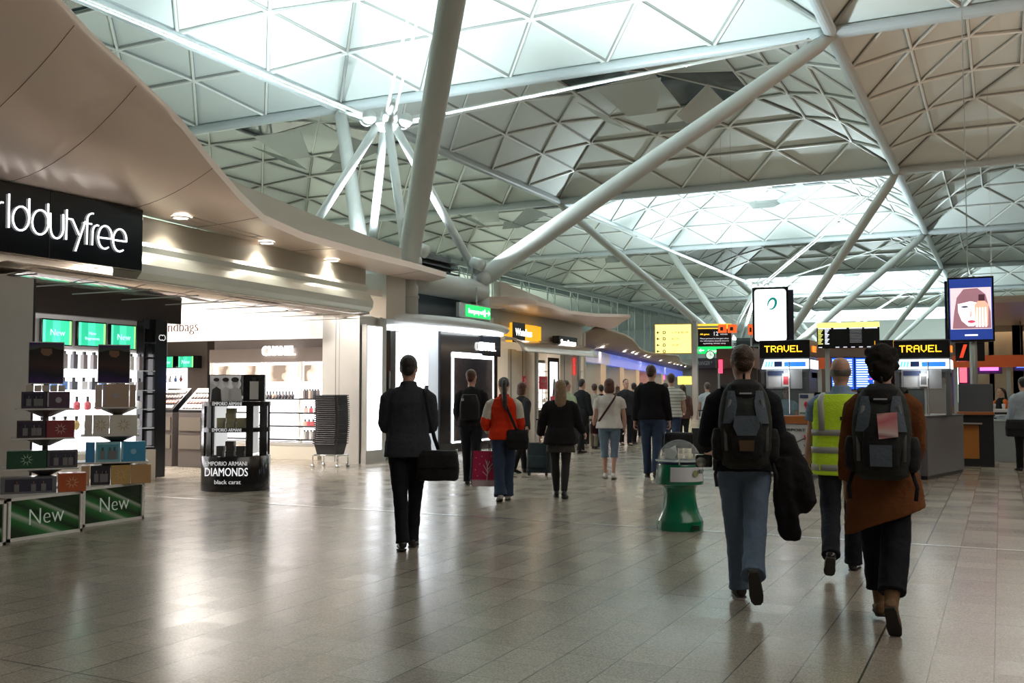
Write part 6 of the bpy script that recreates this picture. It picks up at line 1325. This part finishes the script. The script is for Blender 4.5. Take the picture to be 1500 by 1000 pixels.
    if kind == 0:
        q = MB(); q.add([G(v) for v in ((-.05, -.412, 1.09), (.05, -.412, 1.09), (.045, -.41, 1.02), (-.045, -.41, 1.02))], [(0, 1, 2, 3)]); q.build('brown_patch', mat('patch_brown', (.09, .05, .02), .6), t)
    else:
        pc = [(-.02, 1.31), (.095, 1.32), (.10, 1.17), (-.01, 1.155)]
        q = MB(); q.add([G((x, -.40, z)) for x, z in pc] + [G((x, -.385, z)) for x, z in pc], [(0, 1, 2, 3), (7, 6, 5, 4), (0, 4, 5, 1), (1, 5, 6, 2), (2, 6, 7, 3), (3, 7, 4, 0)]); q.build('pink_picture_card', ramp_mat('pink_card', [(0, (.75, .20, .24)), (.25, (.85, .45, .45)), (.4, (.35, .15, .18)), (.55, (.85, .70, .68)), (.75, (.80, .40, .40)), (1, (.7, .2, .25))], 2, 6, .1, rough=.3, distort=.25, constant=False), t)
    q = MB(); q.add([G((x, -.348, z)) for x, z in ((-.04, 1.405), (.04, 1.405), (.04, 1.395), (-.04, 1.395))], [(0, 1, 2, 3)]); q.build('white_label', mat('label_pale', (.45, .47, .5), .5), t)
    return t
def satchel(p, label, local, size, m=BB, rz=0, strap_pts=None, name='shoulder_bag', flap=True):
    t = held(p, name, label, 'bag', local, rz); w_, d_, h_ = size
    q = MB(); q.loft([sring(z * h_, 0, 0, w_ / 2 * k, d_ / 2 * k2, 24, .45) for z, k, k2 in ((0, .86, .7), (.06, .97, .95), (.5, 1.0, 1.0), (.88, .94, .7), (1, .86, .4))]); finish(q.build('bag_body', m, t, True), .010, .012, .08)
    if flap: q = MB(); q.loft([sring(z * h_, 0, -d_ * .10, w_ / 2 * k, d_ / 2 * k2, 20, .45) for z, k, k2 in ((.42, .93, .95), (.46, .97, 1.0), (.9, .96, .85), (1.03, .88, .5))]); finish(q.build('flap', m, t, True), .010, .008, .08)
    for sd in (-1, 1): MB().tube((sd * w_ * .44, 0, h_ * .86), (sd * w_ * .44, 0, h_ * 1.06), .012, n=8).build('metal_ring', mat('chrome', (.7, .7, .7), .2, 1), t)
    if strap_pts: strap(p, t, strap_pts, .018, m)
    return t
def suitcase(label, pos, rz, size, m, tilt=.35, handle=True):
    t = thing('suitcase', label, 'suitcase', pos, rz); w_, d_, h_ = size; R_ = Matrix.Rotation(-tilt, 3, 'X')
    q = MB(); q.loft([[R_ @ v for v in sring(z, 0, 0, w_ / 2, d_ / 2, 24, .35)] for z in (.05, .08, h_ * .5, h_ - .03, h_)]); q.build('case', m, t, True, bevel=.0)
    q = MB(); q.loft([[R_ @ v for v in sring(z, 0, -d_ * .5, w_ * .42, .035, 20, .4)] for z in (.12, .15, h_ * .55, h_ * .6)]); q.build('front_pocket', m, t, True)
    for sd in (-1, 1):
        c_ = R_ @ Vector((sd * w_ * .38, -d_ * .3, .035)); MB().tube((c_.x - .015, c_.y, .035), (c_.x + .015, c_.y, .035), .033, n=12).build('wheel', mat('wheel_dark', (.02, .02, .02), .5), t)
        MB().tube(R_ @ Vector((sd * w_ * .25, d_ * .3, h_)), R_ @ Vector((sd * w_ * .25, d_ * .3, h_ + .42)), .008, n=6).build('pull_rod', M_steel, t)
    MB().tube(R_ @ Vector((-w_ * .27, d_ * .3, h_ + .42)), R_ @ Vector((w_ * .27, d_ * .3, h_ + .42)), .014, n=8).build('grip', M_black, t)
    return t

# --- foreground
p = person('person in dark grey coat with black shoulder bag walking away near the left middle', 597, 803, 1.79, 2, L=(-6, 10, -8), R=(8, 2, 0), aL=(14, 7, 66, 36), aR=(14, 7, 66, 36), lean=1, wide=1.02, near=True, head=(-6, -4), spread=-.025, top='coat', tmat=cloth('coat_slate', (.040, .044, .056), .85), hem=.83, bulk=.026, lmat=cloth('trouser_ink', (.010, .011, .017), .8), lw=.98, hair='short', hmat=HB, collar=True, flare=.004)
U = p['UT']
satchel(p, 'black laptop shoulder bag hanging at the right hip of the person in the grey coat', U((.27, -.10, .62)), (.40, .15, .27), BB, -.15, [U((.15, -.02, 1.475)), U((.16, -.135, 1.40)), U((.20, -.165, 1.20)), U((.25, -.17, 1.0)), U((.28, -.13, .90)), ])
p = person('person in dark jacket and jeans wearing a grey and black backpack, nearest the green bin', 1092, 876, 1.79, -3, L=(10, 10, 0), R=(-20, 32, -66), aL=(14, 14, 60, 12), aR=(14, 10, 55, 0), lean=3, wide=1.0, spread=-.035, near=True, head=(8, -3), top='jacket', tmat=cloth('navy_black', (.012, .013, .018), .85), hem=.88, bulk=.03, lmat=JEAN, lw=1.15, ll=1.1, hair='short', hmat=HBR, shoe=mat('trainer_brown', (.035, .028, .024), .6), fist=(60, 70))
backpack(p, 'large olive black backpack with grey panels and pale label, on the person in jeans', 0); U = p['UT']
# coat over the right arm
t = held(p, 'folded_coat', 'black coat carried over the right arm of the person in jeans', 'coat', U((.36, .05, .62)))
base = U((.36, .05, .62)); q = MB()
q.loft([[U(v) - base for v in sring(z, cx, cy, rx, ry, 18, .8)] for z, cx, cy, rx, ry in ((.60, .35, .02, .07, .06), (.68, .37, .03, .12, .09), (.85, .33, .04, .13, .11), (1.0, .29, .07, .11, .13), (1.12, .27, .10, .08, .14), (1.16, .26, .1, .04, .10))])
q.loft([[U(v) - base for v in sring(z, cx, -.04, rx, ry, 14, .6)] for z, cx, rx, ry in ((.42, .31, .06, .02), (.46, .30, .075, .03), (.70, .26, .075, .045), (.98, .25, .06, .06))]); finish(q.build('coat_cloth', BLK, t, True), .012, .03, .10)
t = held(p, 'camera', 'small dark camera held at the left side of the person in jeans', 'camera', U((-.27, .16, .94))); MB().bx((-.06, -.04, -.04), (.06, .04, .05)).build('body', M_black, t, bevel=.01); MB().tube((-.02, -.04, 0), (-.02, -.10, 0), .035, n=16).build('lens', M_steel, t, True)
# hi-vis
p = person('bald person in yellow high visibility vest and pale blue shirt', 1236, 838, 1.745, 3, L=(-20, 26, -42), R=(12, 4, 0), aL=(2, 9, 18, 0), aR=(2, 9, 15, 0), lean=1, wide=1.10, near=True, top='shirt', tmat=cloth('shirt_blue', (.20, .30, .46), .8), sleeve=.4, hem=.9, bulk=.026, lmat=cloth('trouser_black', (.009, .010, .016), .8), lw=1.15, hair='fringe', hmat=HG, shoe=mat('shoe_shine', (.015, .015, .018), .2), collar=True)
U = p['UT']; HV = mat('hivis_yellow', (.50, .72, .02), .7, emit=(.5, .75, .02), estr=.05, bump=.5, bscale=60); SV = mat('reflective_silver', (.36, .37, .34), .45)
vest = held(p, 'high_visibility_vest', 'x', 'vest', (0, 0, 0)); bpy.data.objects.remove(vest)
vt = [(.80, .232, .168, -.008), (.92, .236, .170, -.008), (1.05, .226, .164, 0), (1.2, .228, .166, 0), (1.32, .232, .166, 0), (1.39, .222, .150, -.004), (1.45, .155, .110, -.008)]
q = MB(); q.loft([[U(v) for v in sring(z, 0, cy, rx, ry, 28, .8)] for z, rx, ry, cy in vt]); finish(q.build('vest', HV, p['o'], True), .010, .012, .10)
for z in (.86, 1.00, 1.14): 
    q = MB(); q.loft([[U(v) for v in sring(z + d_, 0, -.004, .240 - .004 * (z > 1), .174, 30, .8)] for d_ in (-.025, .025)]); q.build('reflective_band', SV, p['o'], True)
for sd in (-1, 1):
    q = MB(); q.path([U((sd * .14, -.160, 1.16)), U((sd * .145, -.162, 1.30)), U((sd * .15, -.145, 1.39)), U((sd * .14, -.09, 1.445)), U((sd * .13, .0, 1.46))], [(.024, .006)] * 5, 8, ref=(1, 0, 0)); q.build('shoulder_band', SV, p['o'], True)
q = MB(); q.add([U((x, -.176, z)) for x, z in ((.0, 1.27), (.08, 1.27), (.08, 1.24), (.0, 1.24))], [(0, 1, 2, 3)]); q.build('back_mark', M_dark, p['o'])
# poncho
p = person('person in brown tunic with large black backpack, nearest the camera at the right', 1299, 915, 1.71, 2, L=(14, 12, 0), R=(-12, 22, -56), aL=(-2, 8, 16, 3), aR=(16, 4, 50, 8), lean=2, wide=.98, spread=-.02, cut=.11, near=True, top='tunic', tmat=cloth('tunic_brown', (.15, .052, .016), .9), hem=.70, bulk=.018, hemdz=lambda x: .40 * x - .07, flare=.05, lmat=cloth('trouser_black', (.009, .010, .016)), lw=1.35, hair='curly', hmat=cloth('hair_rough', (.02, .016, .014)), shoe=mat('suede_tan', (.16, .085, .035), .8, bump=.4, bscale=80), boot=.25, head=(-4, -3), fist=(45, 50))
backpack(p, 'large black backpack with pink picture card, on the person in the brown tunic', 1); U = p['UT']
hl = p['hands'][-1]; t = held(p, 'white_slip', 'small white slip of paper in the left hand of the person in brown', 'paper', hl); MB().box((.0, 0, -.05), (.02, .06, .14), rz=.3).build('slip', mat('paper_white', (.7, .7, .7), .6), t)

# --- middle distance
p = person('person in black jacket standing against the black window, head a little blurred', 690, 710, 1.80, 6, L=(6, 6, 0), R=(-10, 14, -14), aL=(4, 8, 40, 20), aR=(4, 8, 40, 20), wide=1.0, top='jacket', tmat=BLK, bulk=.026, hem=.88, lmat=cloth('trouser_ink', (.01, .011, .017)), hair='short', hmat=HRB, head=(-14, 0))
t = held(p, 'small_backpack', 'small black backpack on the person before the black window', 'backpack', p['UT']((0, -.22, .98))); q = MB(); q.loft([sring(z, 0, 0, rx, ry, 18, .6) for z, rx, ry in ((0, .10, .05), (.03, .15, .09), (.25, .155, .10), (.40, .11, .07))]); finish(q.build('bag_body', BB, t, True), .012, .01, .08); MB().bx((-.12, -.10, .30), (-.08, -.09, .34)).build('pale_tab', mat('label_pale', (.45, .47, .5)), t)
RED = cloth('red_fleece', (.62, .035, .008), .9); CRM = cloth('cream_sleeve', (.60, .58, .50), .9)
p = person('person with long dark ponytail in red jacket with cream sleeves', 738, 733, 1.64, -2, L=(-8, 12, -14), R=(8, 4, 0), aL=(8, 16, 45, 30), aR=(6, 10, 40, 18), wide=1.04, spread=-.01, top='jacket', tmat=RED, smat=CRM, bulk=.030, hem=.86, lmat=JEAN2, lw=1.25, ll=1.25, hair='ponytail', hmat=HB, shoe=mat('trainer_white', (.55, .55, .55), .5), collar=True)
U = p['UT']
for sd in (-1, 1):
    sh, ud, el_, fd, wr = p['arms'][sd]; q = MB(); q.path([U(el_ - ud * .07), U(el_), U(el_ + fd * .08), U(el_ + fd * .13)], [.080 * .94] * 4, 14); finish(q.build('red_elbow', RED, p['o'], True), .012, .01, .08)
satchel(p, 'black round shoulder bag on the right hip of the person in the red jacket', U((.19, -.13, .72)), (.30, .14, .26), BB, -.1, [U((-.02, -.10, 1.47)), U((-.0, -.165, 1.40)), U((.08, -.185, 1.22)), U((.17, -.20, 1.02)), U((.21, -.19, .97))])
hl = p['hands'][-1]
t = held(p, 'shopping_bag', 'pink and red paper shopping bag with white tree print carried at the left', 'bag', Vector((hl.x - .10, hl.y - .12, .18)), -.25)
M_pink = ramp_mat('bag_pink', [(0, (.55, .42, .46)), (.14, (.60, .45, .48)), (.18, (.55, .02, .10)), (1, (.50, .015, .08))], 2, 1.9, 0, rough=.4, constant=False)
q = MB(); q.add([(-.17, -.06, 0), (.17, -.06, 0), (.17, .06, 0), (-.17, .06, 0), (-.15, -.04, .47), (.15, -.04, .47), (.15, .04, .47), (-.15, .04, .47)], [(0, 3, 2, 1), (0, 1, 5, 4), (1, 2, 6, 5), (2, 3, 7, 6), (3, 0, 4, 7)]); q.build('paper_body', M_pink, t)
for y in (-.045, .045): MB().path([(-.07, y, .46), (-.05, y * .5, .58), (.05, y * .5, .58), (.07, y, .46)], .005, 6).build('handle', BB, t, True)
q = MB(); q.path([(.04, -.062, .06), (.05, -.058, .2), (.04, -.053, .34)], .007, 6)
for a, b_ in (((.045, .16), (.10, .25)), ((.045, .2), (-.01, .29)), ((.045, .26), (.08, .34)), ((.045, .14), (-.02, .20)), ((.05, .22), (.12, .31)), ((.045, .28), (.02, .36))): q.path([(a[0], -.058, a[1]), (b_[0], -.056, b_[1])], .005, 6)
q.build('tree_print', mat('print_white', (.75, .6, .62), .5), t)
q = MB(); [q.ball((x, -.057 + .02 * z, z), .007, 8, 5) for x, z in ((-.11, .38), (-.06, .30), (-.12, .22), (-.03, .40), (-.09, .14), (.10, .40))]; q.build('dot_print', mat('print_white', (.75, .6, .62)), t)
p = person('person with reddish brown bob turned in profile, dark jacket, pulling a suitcase', 764, 692, 1.62, 55, L=(10, 4, 0), R=(-10, 12, -14), aL=(10, 8, 30, 10), aR=(-14, 14, 10, 0), wide=1.0, top='jacket', tmat=CHAR, bulk=.03, hem=.84, lmat=BLK, hair='bob', hmat=HRB)
suitcase('dark teal suitcase on wheels between the red jacket and the black skirt', at(786, 697) + Vector((0, .1, 0)), .1, (.42, .24, .56), cloth('case_teal', (.018, .030, .036), .6), .12)
p = person('person with blonde hair, black jacket, short patterned skirt and boots', 821, 729, 1.60, 4, L=(8, 3, 0), R=(-7, 12, -12), aL=(12, 18, 25, 8), aR=(12, 14, 40, -6), wide=1.08, top='jacket', tmat=BLK, bulk=.030, hem=.80, flare=.03, legs='skirt', lmat=cloth('skirt_pattern', (.05, .045, .045), .8, 30), hair='long', hmat=HBL, head=(6, 0), boot=.5, shoe=mat('boot_black', (.012, .012, .014), .4, bump=.4, bscale=50))
p = person('person in pale green top beyond the blonde person, mostly hidden', 829, 672, 1.70, 30, top='top', tmat=cloth('pale_green', (.42, .50, .34), .85), sleeve=.4, lmat=JEAN2, hair='short', hmat=HBR, head=(-30, 0))
p = person('person in white t-shirt and denim shorts with strap across the back', 893, 701, 1.66, 3, L=(4, 3, 0), R=(-4, 6, -6), aL=(0, 9, 25, 0), aR=(2, 11, 30, 10), wide=1.16, top='t-shirt'.replace('-', '_'), tmat=cloth('white_tee', (.66, .63, .60), .85), sleeve=.4, hem=.88, bulk=.022, flare=.01, legs='shorts', lmat=cloth('denim_light', (.14, .20, .27), .85, 120), hair='bob', hmat=HRB, shoe=mat('shoe_white', (.6, .58, .55), .5))
U = p['UT']; satchel(p, 'small maroon bag hanging in front of the person in the white t-shirt', U((-.22, .10, .78)), (.24, .09, .2), cloth('bag_maroon', (.05, .015, .02), .6), 0, [U((.12, -.05, 1.475)), U((.08, -.14, 1.38)), U((-.04, -.165, 1.20)), U((-.16, -.13, 1.03)), U((-.21, -.02, .97)), U((-.22, .06, .95))])
p = person('tall person in black jumper and blue jeans holding a black bag', 955, 699, 1.90, 3, L=(6, 3, 0), R=(-8, 14, -16), aL=(-2, 8, 12, 0), aR=(-2, 9, 10, 0), wide=1.08, top='jumper', tmat=cloth('black_wool', (.010, .010, .012), .95), bulk=.026, hem=.90, lmat=JEAN2, lw=1.08, hair='short', hmat=HBR, head=(-14, 0), fist=(60, 75))
hr = p['hands'][1]; satchel(p, 'black holdall carried low between the tall person and the striped shirt', Vector((hr.x + .16, hr.y + .05, hr.z - .34)), (.50, .2, .26), BB, 0, None, 'holdall')
STR = ramp_mat('striped_polo', [(0, (.62, .62, .56)), (.74, (.62, .62, .56)), (.76, (.14, .15, .15)), (.92, (.14, .15, .15)), (.94, (.62, .62, .56))], 2, 15, 0, rough=.85)
p = person('person in white polo shirt with dark stripes walking beside the tall person', 984, 676, 1.83, 2, L=(6, 4, 0), R=(-8, 8, -8), aL=(0, 8, 20, 0), aR=(6, 12, 60, 10), wide=1.08, top='polo_shirt', tmat=STR, sleeve=.4, bulk=.026, hem=.88, lmat=JEAN2, hair='short', hmat=HBR)

# --- far crowd
def far(label, px, py, H, top, tm, lm=BLK, **k): return person(label, px, py, H, top=top, tmat=tm, lmat=lm, **k)
far('person in beige top with dark backpack, beyond the white t-shirt', 871, 657, 1.66, 'top', cloth('beige', (.36, .33, .27), .9), cloth('khaki', (.12, .10, .07)), rel=10, hair='short', hmat=HBR)
t = None
pc = at(868, 652); suitcase('dark suitcase beside the beige topped person', pc + Vector((-.25, -.2, 0)), .2, (.42, .24, .6), BB, .2)
far('person in black beside the beige topped person, dark short hair', 881, 655, 1.64, 'jacket', BLK, BLK, rel=-10, hair='short', hmat=HB)
far('person in long black sleeve half hidden behind the blonde person', 852, 663, 1.76, 'coat', BLK, BLK, rel=40, hair='short', hmat=HB, hem=.7)
far('person in dark jacket facing this way beyond the white t-shirt', 917, 652, 1.80, 'jacket', CHAR, BLK, rel=160, hair='short', hmat=HBR)
far('person in black with head turned, small in the gap left of the tall person', 929, 650, 1.70, 'jacket', BLK, BLK, rel=20, hair='short', hmat=HB)
far('person in navy coat far off in the gap left of the tall person', 940, 640, 1.75, 'coat', cloth('navy', (.014, .02, .045)), BLK, rel=0, hair='short', hmat=HB)
far('person in dark clothes with long hair right of the striped shirt', 975, 662, 1.66, 'jacket', CHAR, BLK, rel=5, hair='long', hmat=HB)
far('person in dusky pink top with handbag left of the sign pole', 1001, 655, 1.64, 'top', cloth('dusky', (.14, .075, .065)), BLK, rel=-8, hair='long', hmat=HBR)
far('person in white shirt near the pole, seen past the backpack wearer', 1037, 655, 1.70, 'shirt', cloth('pale_shirt', (.50, .55, .60)), BLK, rel=-20, hair='short', hmat=HG, sleeve=.4, aR=(20, 20, 40, 0))
far('far person in grey walking down the middle of the hall', 955, 625, 1.75, 'jacket', CHAR, BLK, rel=0)
far('far person in brown walking down the middle of the hall', 905, 628, 1.70, 'jacket', cloth('umber', (.07, .04, .025)), BLK, rel=0, hair='long', hmat=HBR)
pc = at(1030, 668); suitcase('black upright suitcase right of the sign pole', pc, .1, (.5, .3, .62), BB, .1)
# kiosk clerk, cafe people
cx = XY(1151, KY + .3)
p = person('clerk in pale blue shirt sitting inside the left kiosk', 1145, 700, 1.56, 0, pos=Vector((cx, KY + .3, 0)), L=(4, 4, 0), R=(4, 4, 0), aL=(20, 8, 70, 20), aR=(20, 8, 70, 20), top='shirt', tmat=cloth('clerk_blue', (.24, .42, .55)), sleeve=.4, lmat=BLK, hair='bob', hmat=HBR, head=(0, -8)); p['o'].rotation_euler[2] = PI + .25
p = person('person in black and orange sitting behind the bar counter at the right', 1470, 640, 1.55, 0, pos=Vector((XY(1467, 27.0), 27.0, 0)), top='jacket', tmat=BLK, smat=cloth('orange_sleeve', (.70, .16, .04)), lmat=BLK, hair='ponytail', hmat=HB, aR=(30, 30, 70, 0)); p['o'].rotation_euler[2] = 2.2
p = person('person in pale grey top cut by the right edge of the picture', 1502, 690, 1.72, -20, top='top', tmat=cloth('pale_grey', (.34, .38, .42)), lmat=BLK, hair='short', hmat=HB, hem=.8)
satchel(p, 'black bag at the hip of the person cut by the right edge', p['UT']((-.2, -.12, .65)), (.34, .16, .3), BB)
bake(BAKE)
